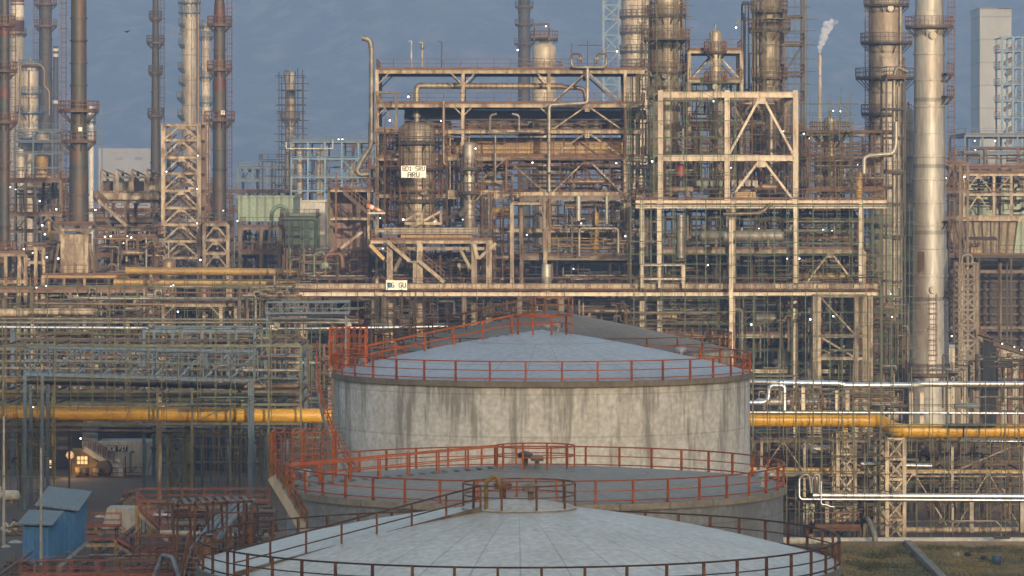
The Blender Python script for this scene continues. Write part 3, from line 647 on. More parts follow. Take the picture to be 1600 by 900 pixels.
# top header with bends, elbowed riser, overhead line
hd = T('pipe_header', 'grey pipe header with two bends and valves standing on the top beam', 'pipe header', W(918, 112, 439))
MB().tube([W(893, 92, 439), W(893, 105, 439), W(947, 105, 439), W(947, 92, 439)], M(2.6, 439), 10).build('header', 'pipe_grey', hd)
for x in (893, 947):
    s = 1 if x < 918 else -1; MB().tube([W(x, 92, 439), W(x, 84, 439), W(x + s * 14, 84, 439), W(x + s * 14, 100, 439)], M(1.8, 439), 10).build('bend', 'brown_steel', hd)
    valve(hd, W(x + s * 14, 92, 438.8), M(4, 439), 'tan_yellow', 'rail_red'); MB().bar(W(x, 84, 439), W(x, 67, 439), .1).build('vent_mast', 'dark_steel', hd)
MB().bar(W(903, 71, 439), W(942, 71, 439), .1).bar(W(918, 64, 439), W(918, 104, 439), .1).build('cross_bar', 'dark_steel', hd)
pipe('silver riser stepping down from the top header along the right bay', [(918, 106, 438.5), (918, 161, 438.5), (858, 164, 438.5), (858, 300, 438.5)], 5.2, 'insul_grey')
pipe('fat cladded overhead line curving down onto the signed vessel', [(651, 183, 444), (651, 134, 444), (880, 135, 444)], 10, 'insul', bend=1.1)
pipe('thinner rusty end of the overhead line bending down at right', [(880, 136, 444), (913, 138, 444), (916, 160, 444)], 7, 'tan_pipe')
pipe('tall bare vent pipe with hooked mouth at the left edge of frame', [(566, 59, 438), (578, 62, 438), (580.5, 76, 438), (580.5, 228, 438), (564, 252, 438), (557, 268, 438), (562, 273, 438), (577, 272, 438)], 8.5, 'pipe_grey', 'vent_pipe', 'vent pipe', bend=1.6, flanges=False)
for (x, yt, lb) in [(643, 64, 'leftmost thin mast on the top beam with short arm'), (660, 66, 'thin mast with a lamp hoop, second on the top beam'), (690, 65, 'dark thin mast, third on the top beam')]:
    m_ = T('mast', lb, 'mast', W(x, 112, 441)); MB().bar(W(x, 112, 441), W(x, yt, 441), .14).bar(W(x, yt, 441), W(x - 5, yt, 441), .1).build('pole', 'dark_steel' if x > 680 else 'pipe_grey', m_)
    if x == 660: MB().lathe(W(x, 70, 441).x, 441, [(.05, zof(78, 441)), (.22, zof(76, 441)), (.2, zof(70, 441)), (.03, zof(68, 441))], 10).build('hood', 'pipe_grey', m_)
pipe('brown cross line under the cooler deck, turning up at its right end', [(791, 300, 438.6), (791, 249, 438.6), (976, 248, 438.6), (977, 170, 438.6), (996, 158, 438.6)], 4.5, 'pipe_rust')
pipe('grey U-shaped loop hanging between the second and third beam', [(776, 178, 438.5), (766, 180, 438.5), (765, 209, 438.5), (811, 209, 438.5), (811, 180, 438.5), (800, 178, 438.5)], 4, 'pipe_grey')
pipe('grey drop line below the U-shaped loop', [(774, 211, 438.5), (774, 285, 438.5), (786, 288, 438.5)], 3.6, 'pipe_grey')
pipe('rough brown riser with capped top right of the signed vessel', [(693, 158, 438), (693, 255, 438), (699, 259, 438)], 5, 'tan_pipe')
steel('little cream box frame at the left end of the second beam', 437, 3, [587, 619], [144, 200], 'dull_cream', cw=3, bh=3, base=203, m2='dull_cream', joists=False, braces=[(0, 0, '\\')])
# signed vessel
v, vx, vy, vr = vessel('broad cladded vessel with domed top carrying the white plant sign', 620, 681, 189, 372, 438, 'insul', 'process_vessel', 'process vessel',
      plats=[(222, 14), (262, 18), (297, 12), (313, 12), (345, 14)], nozz=6, base=None, pipes=[(-24, 205, 350, 3, 'pipe_rust'), (22, 210, 340, 3, 'pipe_grey'), (10, 230, 350, 2, 'brown_steel')], flare=0, seed=3)
MB().lathe_x(xof(663, 438), vy - vr - .3, zof(300, 438), [(.02, -.4), (.42, -.4), (.42, .35), (.5, .4), (.02, .4)], 16, ax=(0, 1, 0)).build('manway', 'pipe_grey', v)
sign('white board lettered BD1 SRU ARU hung on the broad vessel', 627, 665.5, 259, 277.5, 431.5, ['BD1 SRU', 'ARU'], frac=.95)
vessel('slim tall grey vessel standing right of the signed vessel', 724, 742, 222, 356, 437, 'insul_grey', plats=[(262, 10), (300, 9)], nozz=2, seed=4, lm='brown_steel')
vessel('slim white-banded vessel behind the sign vessel, left side', 596, 606, 225, 350, 446, 'insul_grey', plats=[(280, 7)], nozz=2, seed=5)
# pedestal deck and its supports
pd = steel('low railed cream platform on thick legs with a folded stair, under the signed vessel', 428, 12, [609, 656, 741, 764], [378], 'cream', 'work_platform', 'work platform', cw=9, bh=5, over=(30, 6), rails=[0], decks=[0], m2='dull_cream')
MB().box(xof(576, 428), xof(775, 428), 428.6, 429, zof(391, 428), zof(386, 428)).build('beam', 'cream', pd)
for a, b in ((578, 600), (741, 768)): MB().bar(W(a, 382, 427.6), W(b if a < 700 else 746, 405, 427.6), .4).build('brace', 'tan_yellow' if a < 700 else 'cream', pd)
MB().bar(W(775, 380, 427.7), W(748, 404, 427.7), .35).bar(W(718, 388, 427.7), W(736, 420, 427.7), .35).bar(W(632, 390, 427.7), W(616, 424, 427.7), .35).build('brace', 'cream', pd)
stairs(pd, 604, 377, 640, 408, 427); MB().box(xof(640, 427), xof(656, 427), 427, 428.2, zof(410, 427), zof(408, 427)).build('landing', 'cream', pd); stairs(pd, 656, 409, 694, 441, 427)
MB().bar(W(648, 410, 427.6), W(648, 441, 427.6), .4).build('column', 'cream', pd)
r_ = T('plinth_box', 'long cream equipment skid on the low platform below the signed vessel', 'equipment skid', (xof(674, 430), 433, zof(374, 430)))
MB().box(xof(600, 430), xof(747, 430), 430, 436, zof(366, 430), zof(356, 430)).build('cover', 'siding_pale', r_); MB().box(xof(626, 430), xof(737, 430), 430.5, 435.5, zof(375, 430), zof(366.5, 430)).build('base_frame', 'tan_yellow', r_)
for i, x in enumerate((634, 664)):
    f_ = T('roof_truss', ('left' if i == 0 else 'right') + ' one of two small cream lifting trusses above the long skid', 'truss', W(x + 12, 349, 429))
    MB().bar(W(x - 2, 345, 429), W(x + 25, 330, 429), .25).bar(W(x + 25, 330, 429), W(x + 25, 350, 429), .25).bar(W(x - 2, 349, 429), W(x + 27, 349, 429), .3).bar(W(x + 12, 337, 429), W(x + 20, 348, 429), .18).build('truss', 'cream', f_)
# long walkway crossing in front
wk = T('elevated_walkway', 'long pale walkway bridge with double beam crossing the whole plant front', 'walkway', (xof(915, 422), 423.5, G))
for (a, b, y, th, m_) in [(458, 1372, 459.5, 6, 'cream_clean'), (462, 1372, 447.5, 8, 'cream')]:
    MB().bar(W(a, y, 422), W(b, y, 422), .4, M(th, 422), True).build('beam', m_, wk); MB().bar(W(a, y, 425.5), W(b, y, 425.5), .4, M(th, 422), True).build('beam', 'dull_cream', wk)
MB().box(xof(458, 422), xof(1372, 422), 422.3, 425.2, zof(454.5, 422), zof(452, 422)).build('deck', 'rail_red', wk)
for yy in (421.9, 425.6):
    h_ = MB(); handrail_mb(h_, W(458, 452, yy), W(1372, 452, yy), 1.25, 1.35); h_.build('handrail', 'rail_red', wk)
for x in (464, 600, 725, 812, 877, 1145, 1271, 1338, 1360):
    for yy in (422.4, 425.3): MB().bar((xof(x, 422), yy, G), W(x, 463, yy).xyz, .5, .5, True).build('column', 'cream' if x > 1000 else 'dull_cream', wk)
sign('faded pale notice board with round emblem on the walkway railing', 603, 636, 438, 453, 421.2, ['TG GU'], 'sign_white', 'blue_steel', frac=.6, emblem=True)
sign('blank weathered yellow-brown board on the right deck railing', 1148, 1181, 300, 317, 427, [' '], 'tan_yellow')
# left annex with siding, stair and windsock
an = wall_box('dull red siding annex building left of the signed vessel', 512, 574, 302, None, 448, 10, 'siding_red', roof='brown_steel')
steel('cream steel frame around the dull red annex with stair', 440, 6, [514, 576], [298, 342], 'cream', cw=4, bh=4, base=388, rails=[0], decks=[0], m2='dull_cream', over=(0, 8))
sx = T('stair_tower', 'zigzag rusty stair rising against the dull red annex', 'stair', W(560, 390, 438)); stairs(sx, 537, 301, 574, 332, 438, m='brown_steel'); MB().bar(W(532, 388, 437.5), W(566, 362, 437.5), .3).build('brace', 'cream', sx)
ws = T('windsock', 'red and white striped windsock on a rusty red mast', 'windsock', W(525, 390, 436)); MB().bar(W(525, 390, 436), W(525, 270, 436), .22).bar(W(517, 280, 436), W(534, 280, 436), .12).build('mast', 'rail_red', ws)
wsk = T('windsock', 'faded orange and white wind cone drooping from the frame', 'windsock', W(586, 332, 430)); P_ = [W(573 + i * 5.4, 321 + i * 2.1, 430) for i in range(6)]
for i in range(5): MB().tube([P_[i], P_[i + 1]], M(5 - i * .7, 430), 14, 0, r2=M(4.3 - i * .7, 430)).build('cloth_band', 'orange_rail' if i % 2 == 0 else 'band_white', wsk)
MB().cyl(P_[0] + Vector((-.02, 0, 0)), P_[0] + Vector((.1, 0, 0)), M(5.6, 430), 14).build('hoop', 'dull_cream', wsk); MB().bar(W(576, 333, 430), W(602, 333, 430), .2).build('arm', 'band_white', wsk)
# lower middle bay behind the walkway
steel('grey-blue portal frame with railed deck behind the walkway, below centre', 432, 8, [815, 851, 983], [309, 403], 'dull_cream', cw=6, bh=7, rails=[1], decks=[1], rail_m='dark_rail', m2='dull_cream', braces=[(0, 1, 'k')])
steel('small cream double frame standing left of the lower middle bay', 430, 5, [800, 852], [318], 'cream', cw=6, bh=4, m2='dull_cream')
vessel('stubby capped vessel with wide flange just above the walkway', 846, 862, 413, 448, 424, 'insul_grey', 'exchanger_head', 'exchanger', dome=False, plats=[], base=448)
pipe('tall insulated standpipe with flanged top left of the lower bay', [(904, 345, 431), (904, 306, 431)], 8, 'insul_grey', flanges=True)
pipe('second insulated standpipe of the lower bay, right side', [(948, 350, 431), (948, 306, 431)], 5, 'insul_grey')
pipe('grey looping process line above the lower bay railing', [(905, 400, 430), (905, 357, 430), (966, 357, 430), (966, 400, 430)], 4.5, 'pipe_grey')
pipe('brown downcomer bent at its foot, left of the lower bay', [(859, 310, 429), (859, 356, 429), (872, 357, 429)], 5, 'pipe_rust')
# ------- right half: portal frame, columns
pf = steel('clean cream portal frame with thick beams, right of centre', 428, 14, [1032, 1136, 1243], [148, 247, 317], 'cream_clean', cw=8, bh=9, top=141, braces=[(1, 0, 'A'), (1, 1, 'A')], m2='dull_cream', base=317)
MB().bar(W(1142, 156, 433), W(1162, 195, 433), .25).bar(W(1237, 156, 433), W(1215, 195, 433), .25).build('brace', 'dull_cream', pf)
steel('upper cream bay holding the small topped vessel', 446, 8, [1077, 1159], [81, 127, 196], 'cream', cw=5, bh=5, rails=[0, 1, 2], decks=[0, 1, 2], braces=[(0, 0, 'A'), (0, 1, 'A')], m2='brown_steel')
vessel('weathered ribbed column with scaffolded head, left of the portal frame', 1024, 1061, -30, 317, 448, 'insul', plats=[(22, 12), (60, 18), (112, 10), (150, 12)], lad=-1, nozz=6, seed=11,
       pipes=[(-20, 30, 300, 4, 'pipe_rust'), (19, -10, 300, 4, 'pipe_grey'), (25, 10, 300, 3, 'tan_pipe')])
vessel('small round-topped vessel between the two ribbed columns', 1109, 1128, 46, 317, 444, 'insul', plats=[(80, 8), (127, 8)], nozz=3, seed=12)
vessel('tall ribbed column right of the small vessel, high above the portal', 1187, 1219, -30, 317, 446, 'insul', plats=[(16, 13), (44, 17), (120, 12), (175, 10)], lad=1, nozz=6, seed=13, pipes=[(-18, -10, 300, 4, 'pipe_grey'), (-23, -10, 290, 3, 'pipe_rust'), (18, 100, 300, 3, 'brown_steel')])
steel('tall thin stair mast of dull steel beside the right ribbed column', 446, 4, [1224, 1256], [-20, 25, 70, 118, 160, 205, 260, 317], 'brown_steel', cw=3, bh=3, rails=[2, 3, 4], rail_m='dark_rail', base=317, m2='dark_steel', braces=[(0, 2, '/'), (0, 4, '\\')])
rd = steel('wide railed deck of two pale beams carrying the portal frame', 426, 18, [1003, 1030, 1145, 1243, 1345], [315, 323], 'cream_clean', cw=7, bh=5, rails=[0], decks=[1], over=(10, 40), m2='dull_cream')
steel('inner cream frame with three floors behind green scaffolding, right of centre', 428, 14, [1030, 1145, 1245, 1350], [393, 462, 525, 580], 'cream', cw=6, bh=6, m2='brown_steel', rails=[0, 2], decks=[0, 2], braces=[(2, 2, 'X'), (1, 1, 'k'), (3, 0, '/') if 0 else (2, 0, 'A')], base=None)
steel('small bright frame of short posts above the walkway, right of centre', 421, 3, [1003, 1030, 1068], [414, 436], 'cream_clean', cw=4, bh=3, base=450, m2='cream')
drum('big dull silver horizontal drum among green scaffold poles', 1092, 1226, 369, 17, 424, 'insul_grey', drop=8)
drum('rust-streaked grey drum under the walkway right of centre', 1178, 1262, 497, 15, 430, 'insul_grey', drop=6)
for (a, b, m_, lb) in [(1095, 1250, 'cream_clean', 'slender white post standing in front of the scaffolded bay')]:
    p_ = T('post', 'slender white post rising past the walkway in front of the scaffold', 'post', W(1142, 450, 420)); MB().bar((xof(1142, 420), 420, G), W(1142, 340, 420), .45, .5, True).build('shaft', m_, p_)
pipe('short wide cladded duct standing in the scaffold, left of the drum', [(1064, 403, 427), (1064, 336, 427)], 13, 'insul_grey')
pipe('pale insulated elbow line below the right deck', [(1205, 318, 425), (1190, 333, 425), (1130, 335, 425)], 6, 'tan_pipe')
vessel('short red fire-marked cylinder hanging in the portal frame', 1057, 1071, 256, 275, 431, 'red_paint', 'red_drum', 'drum', dome=False)
r_ = T('panel_row', 'row of green-grey electrical panels on the right deck', 'control panels', W(1136, 292, 432))
for k in range(9): MB().box(xof(1088 + k * 11, 432), xof(1096 + k * 11, 432), 432, 432.8, zof(291, 432), zof(282, 432)).build('panel', 'green_paint' if k < 5 else 'siding_pale', r_)
# right of portal: topped vessel, elbow
vessel('mid-height vessel with railed head and lamps, left of the silver column', 1288, 1308, 182, 317, 434, 'insul', plats=[(206, 22), (262, 12), (300, 10)], nozz=5, seed=21)
pipe('polished line with high bend meeting the silver column', [(1350, 272, 428), (1350, 244, 428), (1396, 240, 428), (1400, 226, 428), (1400, 190, 428)], 7, 'insul_grey')
steel('narrow dull frame of levels between deck and silver column', 432, 12, [1262, 1330, 1378], [205, 250, 297, 345, 400, 455, 515, 575], 'brown_steel', cw=4, bh=4, rails=[1, 2, 5], decks=[2, 4], braces=[(0, 3, 'X'), (1, 4, 'A'), (0, 5, '/')], m2='dark_steel')
steel('cream braced bay below the walkway at the right end', 420, 8, [1273, 1280, 1338, 1352], [462, 525, 560], 'cream', cw=6, bh=5, braces=[(1, 0, '\\'), (1, 1, '\\')], m2='dull_cream')
# the big silver column
sc = stack('huge weathered silver column with golden glare, right side', [(-40, 21.5), (18, 22), (18.5, 23), (45, 23.5), (209, 24.5), (210, 25.5), (389, 27), (390, 28.5), (560, 31), (585, 34), (660, 36)], 446, 'gold_clad',
      plats=[(41, 14), (583, 14)], lad=0, name='process_column', cat='process column', cxp=1452)
cxs = xof(1452, 446); R_ = lambda px: M(px, 446)
for i, (py, d) in enumerate([(56, 6), (452, 6)]):
    rr = R_(23.5 if i == 0 else 28.5); MB().lathe_x(cxs + .2, 446 - rr - .25, zof(py, 446), [(.02, -.2), (R_(d), -.2), (R_(d), .15), (R_(d) * .9, .3), (.02, .3)], 20, ax=(0, 1, 0)).build('manway', 'siding_pale', sc)
pa = MB(); zz = [zof(p, 446) for p in (393, 430)]
for i in range(6):
    a0, a1 = math.radians(225 + i * 4), math.radians(229 + i * 4); r1 = R_(28.5) + .05
    lo = zz[1] - (0 if i < 4 else -.3) + i * .05
    pa.add([(cxs + r1 * math.cos(a), 446 + r1 * math.sin(a), z) for a, z in ((a0, lo + .5 * i * .2), (a1, lo + .5 * (i + 1) * .2 - (1.2 if i > 3 else 0)), (a1, zz[0]), (a0, zz[0]))], [(0, 1, 2, 3)])
pa.build('bare_patch', 'brown_steel', sc)
ladder(sc, (cxs + .1, 446 - R_(29) - .5), zof(582, 446), zof(458, 446), 'rust_rail', w=1.0); ladder(sc, (cxs + R_(31), 444), zof(300, 446), zof(-20, 446), 'rail_red', w=.7); ladder(sc, (cxs + R_(33), 443.4), zof(500, 446), zof(240, 446), 'rail_red', w=.9)
for py in (115, 150, 345, 455): disc_platform(sc, cxs, 446, R_(27), R_(38), zof(py, 446), 'rail_red', 'brown_steel', math.radians(-50), math.radians(10), n=6)
vessel('banded off-white column wrapped in dark platforms behind the silver column', 1362, 1413, -40, None, 470, 'far_clad', plats=[(6, 10), (65, 15), (120, 23), (177, 14), (205, 8), (240, 12), (290, 14), (350, 12)], lad=-1, nozz=10, seed=31,
       pipes=[(-26, -20, 300, 4, 'brown_steel'), (20, 0, 350, 5, 'pipe_grey'), (27, 90, 400, 4, 'pipe_rust')], lm='brown_steel')
for i, (x, yt, d, yb, lb) in enumerate([(1397, 112, 7, 560, 'leftmost and thickest grey downpipe beside the silver column'), (1404, 135, 5, 450, 'thin grey downpipe second from left beside the silver column'), (1410.5, 130, 5, 330, 'thin grey downpipe third from left beside the silver column')]):
    pipe(lb, [(x + (10 if i == 0 else 0), yt, 441), (x, yt + 1, 441), (x, yb, 441)] if i else [(1418, 112, 441), (1401, 104, 441), (x, 118, 441), (x, yb, 441)], d, 'pipe_grey')
vessel('plain grey vessel standing close against the left of the silver column', 1412, 1428, 168, None, 450, 'insul_grey', dome=True, plats=[(122, 6)] if 0 else [], seed=33)
steel('dark slim frame hung with pipes left of the silver column', 440, 6, [1385, 1414], [122, 170, 215, 270, 318, 372, 440, 500, 560, 610], 'dark_steel', cw=3, bh=3, rails=[0, 3, 5], rail_m='brown_steel', m2='dark_steel', decks=[0, 3])
# smaller vessels, drums and pipework in every bay so that no bay stands empty
seed = 100
for (lb, x0, x1, y0, y1, yy, D, n, dm) in [
    ('tangle of pipes on the upper floor beside the signed vessel', 690, 850, 190, 212, 443, 6, 22, 4),
    ('rusty pipes under the brown air cooler deck, left part', 690, 800, 250, 300, 442, 8, 30, 5),
    ('rusty pipes under the brown air cooler deck, right part', 800, 975, 250, 300, 442, 8, 40, 5),
    ('pipes and bends in the dark bay left of the lower frame', 745, 815, 300, 440, 432, 10, 36, 5),
    ('pipes inside the upper half of the lower middle bay', 855, 980, 318, 400, 436, 8, 34, 5),
    ('valve piping behind the lower middle railing', 855, 980, 372, 402, 430, 4, 26, 2.2),
    ('dim pipes below the grey-blue portal deck', 820, 990, 408, 446, 434, 8, 26, 4),
    ('brown piping left of the signed vessel', 582, 622, 205, 350, 440, 8, 36, 4),
    ('brown piping right of the signed vessel', 682, 726, 205, 355, 440, 8, 34, 5),
    ('thin lines rising left of the portal frame', 985, 1032, 100, 315, 446, 8, 34, 4),
    ('pipes inside the left bay of the portal frame', 1036, 1134, 200, 312, 436, 10, 52, 5),
    ('pipes inside the right bay of the portal frame', 1140, 1242, 160, 312, 438, 10, 60, 5),
    ('pipes crowded between the ribbed columns', 1062, 1188, 128, 200, 450, 6, 40, 4),
    ('pipes on the deck right of the portal frame', 1246, 1384, 250, 314, 430, 10, 46, 5),
    ('pipes among scaffolding under the right deck, left part', 1000, 1140, 328, 392, 430, 10, 42, 6),
    ('pipes among scaffolding under the right deck, right part', 1146, 1345, 328, 392, 430, 10, 52, 6),
    ('pipes on the second floor of the scaffolded bay, left part', 1000, 1140, 398, 446, 430, 10, 36, 5),
    ('pipes on the second floor of the scaffolded bay, right part', 1146, 1372, 398, 446, 430, 10, 52, 5),
    ('pipes hung right below the walkway, left of the tanks', 470, 640, 464, 500, 424, 10, 30, 5),
    ('pipes hung right below the walkway over the old conical tank', 640, 880, 464, 500, 424, 10, 42, 5),
    ('pipes below the walkway right of the conical tank', 880, 1140, 464, 540, 424, 10, 56, 6),
    ('pipes on the ground floor behind the cream braced bay', 1146, 1272, 464, 580, 424, 10, 44, 6),
    ('pipes and risers behind the cream braced bay', 1272, 1400, 464, 600, 428, 10, 52, 6),
    ('brown pipe tangle left of the low platform', 576, 640, 385, 440, 432, 8, 26, 4),
    ('brown pipe tangle under the low platform', 640, 775, 390, 440, 432, 8, 40, 4),
    ('thin risers climbing left of the left ribbed column', 1000, 1026, 0, 150, 450, 4, 16, 3),
    ('thin risers between left ribbed column and small vessel', 1062, 1076, -10, 120, 450, 4, 14, 4),
    ('tall pipes left of the right ribbed column', 1160, 1188, 0, 200, 450, 5, 22, 4)]:
    seed += 1; pipework(lb, x0, x1, y0, y1, yy, D, n, seed, dmax=dm, valves=3, mats=(['pipe_grey', 'cream', 'insul_grey', 'rail_red', 'tan_yellow'] if 'valve' in lb else None), vert=.6 if x1 - x0 < 60 else .45)
rnd = random.Random(5)
for (lb, x0, x1, yc, d, yy, m_) in [
    ('small grey exchanger left of the upper brown cooler', 700, 735, 209, 7, 441, 'pipe_grey'), ('cream exchanger shell under the cooler deck, left bay', 745, 790, 285, 9, 440, 'insul'),
    ('dull exchanger shell under the cooler deck, right bay', 885, 945, 284, 8, 440, 'tan_pipe'), ('orange-brown drum in the dark bay above the walkway', 765, 803, 330, 12, 436, 'tan_yellow'),
    ('grey drum in the dark bay above the walkway, lower one', 762, 806, 402, 10, 436, 'pipe_grey'), ('white drum beneath the low platform', 714, 735, 415, 9, 433, 'band_white'),
    ('pale drum on the portal deck, left bay', 1040, 1084, 296, 10, 433, 'insul'), ('brown drum on the portal deck, right bay', 1150, 1228, 292, 10, 434, 'tan_pipe'),
    ('long pale drum seen through the top of the portal', 1141, 1200, 193, 9, 442, 'insul_grey'), ('brown-yellow drum in the scaffolded bay, right of the big drum', 1240, 1330, 432, 12, 434, 'tan_yellow'),
    ('tan drum below the walkway behind the conical tank', 905, 985, 486, 8, 430, 'tan_pipe'), ('dull tan drum under the walkway at the far right bay', 1285, 1370, 545, 12, 432, 'tan_pipe'),
    ('yellowish drum end right of the conical tank roof', 1033, 1060, 496, 12, 431, 'tan_yellow'), ('grey exchanger low behind the silver pipes', 1180, 1250, 628, 12, 420, 'insul_grey')]:
    drum(lb, x0, x1, yc, d, yy, m_)
for (lb, x0, x1, yt, yb, yy, m_) in [('brown upright vessel in the portal left bay', 1080, 1096, 205, 300, 440, 'insul'), ('grey upright vessel in the portal right bay', 1196, 1214, 175, 300, 441, 'insul'),
    ('dark upright vessel left of the portal deck', 1000, 1014, 332, 400, 432, 'insul_grey'), ('slim pale vessel in the lower middle bay', 925, 936, 330, 400, 437, 'tan_yellow'),
    ('short tan vessel behind the scaffold, below the walkway', 1095, 1110, 505, 580, 430, 'tan_pipe'), ('short grey vessel right of the tan one below the walkway', 1215, 1235, 545, 640, 430, 'insul_grey'),
    ('upright tan vessel at the right end of the deck', 1336, 1348, 268, 316, 430, 'tan_yellow')]:
    vessel(lb, x0, x1, yt, yb, yy, m_, 'process_vessel', 'process vessel', nozz=2)
# scaffolding
for i, (lb, x0, x1, y0, y1, yy, D, nx, nz, m_) in enumerate([
    ('green scaffold across the bay under the right deck', 985, 1140, 325, 450, 419, 2, 9, 7, 'green_tube'), ('green scaffold in front of the big silver drum', 1150, 1390, 325, 450, 419, 2, 12, 7, 'green_tube'),
    ('green scaffold below the walkway, right of the conical tank', 990, 1180, 465, 590, 418, 2, 9, 6, 'green_tube'), ('green scaffold below the walkway, far right bays', 1180, 1395, 465, 590, 417, 2, 11, 6, 'green_tube'),
    ('olive scaffold around the head of the left ribbed column', 997, 1075, 10, 150, 443, 3, 5, 8, 'olive_tube'), ('olive scaffold around the right ribbed column', 1180, 1262, -10, 150, 442, 3, 5, 8, 'olive_tube'),
    ('green scaffold before the portal frame', 1020, 1150, 130, 300, 425, 1.5, 5, 6, 'green_tube'), ('dim green scaffold left of the silver column', 1350, 1425, 330, 600, 428, 3, 5, 14, 'green_tube'),
    ('olive scaffold around the signed vessel', 600, 700, 215, 350, 434, 1.5, 4, 6, 'dark_rail'), ('thin dark scaffold left of the portal frame', 985, 1030, 150, 300, 436, 2, 4, 9, 'green_tube'),
    ('dark scaffold poles behind the conical tank, left side', 580, 660, 484, 525, 300, 3, 10, 5, 'dark_steel'), ('thin scaffold right of the portal frame', 1246, 1330, 160, 300, 430, 2, 5, 8, 'green_tube')]):
    scaffold(lb, x0, x1, y0, y1, yy, D, nx, nz, m_, seed=i + 40)
for k, (x, yy, y0, y1, D) in enumerate([(1142, 441, 0, 0, 0)]): pass

for i, (lb, x0, x1, y0, y1, yy, D, nx, nz, m_) in enumerate([
    ('rusty thin pole lattice in the upper bay of the cream frame', 735, 975, 208, 246, 438, 2, 13, 3, 'rail_red'), ('rusty thin pole lattice under the brown cooler deck', 690, 975, 256, 300, 437, 2, 14, 3, 'rail_red'),
    ('rusty thin pole lattice beside the slim tall vessel', 742, 815, 300, 440, 430, 2, 5, 8, 'rail_red'), ('rusty thin pole lattice in the portal left bay', 1040, 1134, 155, 300, 432, 2, 6, 7, 'dark_rail'),
    ('rusty thin pole lattice in the portal right bay', 1142, 1240, 155, 300, 433, 2, 6, 7, 'rail_red'), ('dark thin pole lattice under the low platform', 640, 770, 392, 440, 431, 2, 8, 3, 'dark_rail'),
    ('dark thin pole lattice between portal and silver column', 1250, 1385, 205, 315, 428, 2, 8, 6, 'rail_red'), ('dark thin pole lattice on the left of the tall cream frame', 578, 625, 205, 350, 437, 2, 4, 8, 'rail_red'),
    ('dark thin pole lattice hung under the walkway over the conical tank', 470, 880, 464, 505, 421, 2, 18, 2, 'dark_rail')]):
    scaffold(lb, x0, x1, y0, y1, yy, D, nx, nz, m_, seed=i + 200, t=.055)
# ---------------------------------------------------------------- left: stacks and towers
stack('dark weathered stack with red bands cut by the left picture edge', [(-40, 7), (35, 7), (40, 8), (140, 8), (152, 8.5), (290, 8.5), (640, 9)], 500, 'stack_dark', bands=[(38, 55, 'band_red'), (138, 153, 'band_red')], plats=[(38, 8), (110, 12), (190, 12)], lad=1, cxp=7)
stack('red and white striped stack standing behind the left edge stack', [(-40, 10), (120, 11.5), (560, 14)], 760, 'band_white', bands=[(-40, 8, 'band_red'), (32, 52, 'band_red')], plats=[(53, 4)], lad=0, cxp=27)
stack('sooty black stack with two ringed platforms, third from left', [(-40, 8), (5, 10), (40, 10), (200, 11), (560, 12)], 720, 'stack_far', plats=[(6, 8), (40, 8)], lad=-1, cxp=71)
s4 = stack('thickest rust-flecked stack rising from the cream furnace box', [(-40, 12), (170, 12.5), (215, 12.5), (222, 13.5), (260, 14.5), (352, 15.5)], 470, 'stack_dark', plats=[(172, 19), (220, 14)], lad=-1.2, cxp=123, base=352)
MB().box(xof(124, 470), xof(130, 470), 470 - M(13.5, 470) - .2, 470 - M(12, 470), zof(206, 470), zof(199, 470)).build('notice', 'sign_white', s4)
stack('slim soot-dark stack with one wide ring platform', [(-40, 4), (30, 5), (66, 5), (110, 6), (180, 6.5), (230, 7.5), (560, 9)], 620, 'stack_far', plats=[(28, 5), (66, 9), (113, 5), (180, 6)], lad=1, cxp=243, lm='stack_far')
s6 = stack('dark stack with red bands right of the cream lift tower', [(-40, 7), (5, 7.5), (20, 8.5), (36, 9), (122, 9.5), (126, 10.5), (142, 10.5), (640, 11)], 520, 'stack_dark', bands=[(4, 36, 'band_red'), (124, 141, 'band_red'), (190, 197, 'band_red')], plats=[(38, 10), (108, 10), (187, 13)], lad=1, cxp=343)
MB().box(xof(346, 520), xof(352, 520), 520 - M(11.5, 520) - .1, 520 - M(9, 520), zof(180, 520), zof(173, 520)).build('notice', 'sign_white', s6)
stack('tiny black stack with white bands between the two dark stacks', [(72, 4), (200, 4.6), (500, 5)], 900, 'stack_far', bands=[(76, 80, 'band_white'), (84, 90, 'band_white'), (157, 163, 'band_white')], lad=0, cxp=87)
stack('faint hazy black stack behind the top beam masts', [(-40, 9), (60, 9.5), (300, 10)], 860, 'stack_far', plats=[(10, 5), (38, 5), (68, 6)], lad=0, cxp=819, lm='stack_far')
st = stack('thin pale stack puffing white steam, right of centre', [(84, 2.6), (92, 3.4), (120, 3), (260, 4)], 900, 'far_clad', lad=0, cxp=1281)
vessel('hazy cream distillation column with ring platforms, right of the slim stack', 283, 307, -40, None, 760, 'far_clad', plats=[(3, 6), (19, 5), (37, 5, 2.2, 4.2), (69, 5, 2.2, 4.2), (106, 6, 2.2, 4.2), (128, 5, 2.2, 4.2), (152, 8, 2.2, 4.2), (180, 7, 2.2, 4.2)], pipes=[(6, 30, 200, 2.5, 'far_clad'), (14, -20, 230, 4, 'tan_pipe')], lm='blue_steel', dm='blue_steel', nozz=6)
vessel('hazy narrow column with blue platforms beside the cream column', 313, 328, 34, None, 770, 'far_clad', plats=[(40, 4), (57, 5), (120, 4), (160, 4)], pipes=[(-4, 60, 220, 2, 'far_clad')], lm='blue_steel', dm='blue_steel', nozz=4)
vessel('round-topped hazy vessel behind the left edge stacks', 33, 58, 96, None, 700, 'far_clad', plats=[(103, 5), (145, 5), (175, 12), (215, 6)], pipes=[(-12, 100, 230, 2.4, 'far_clad'), (0, 110, 200, 2, 'brown_steel')], lm='blue_steel', dm='blue_steel', nozz=6)
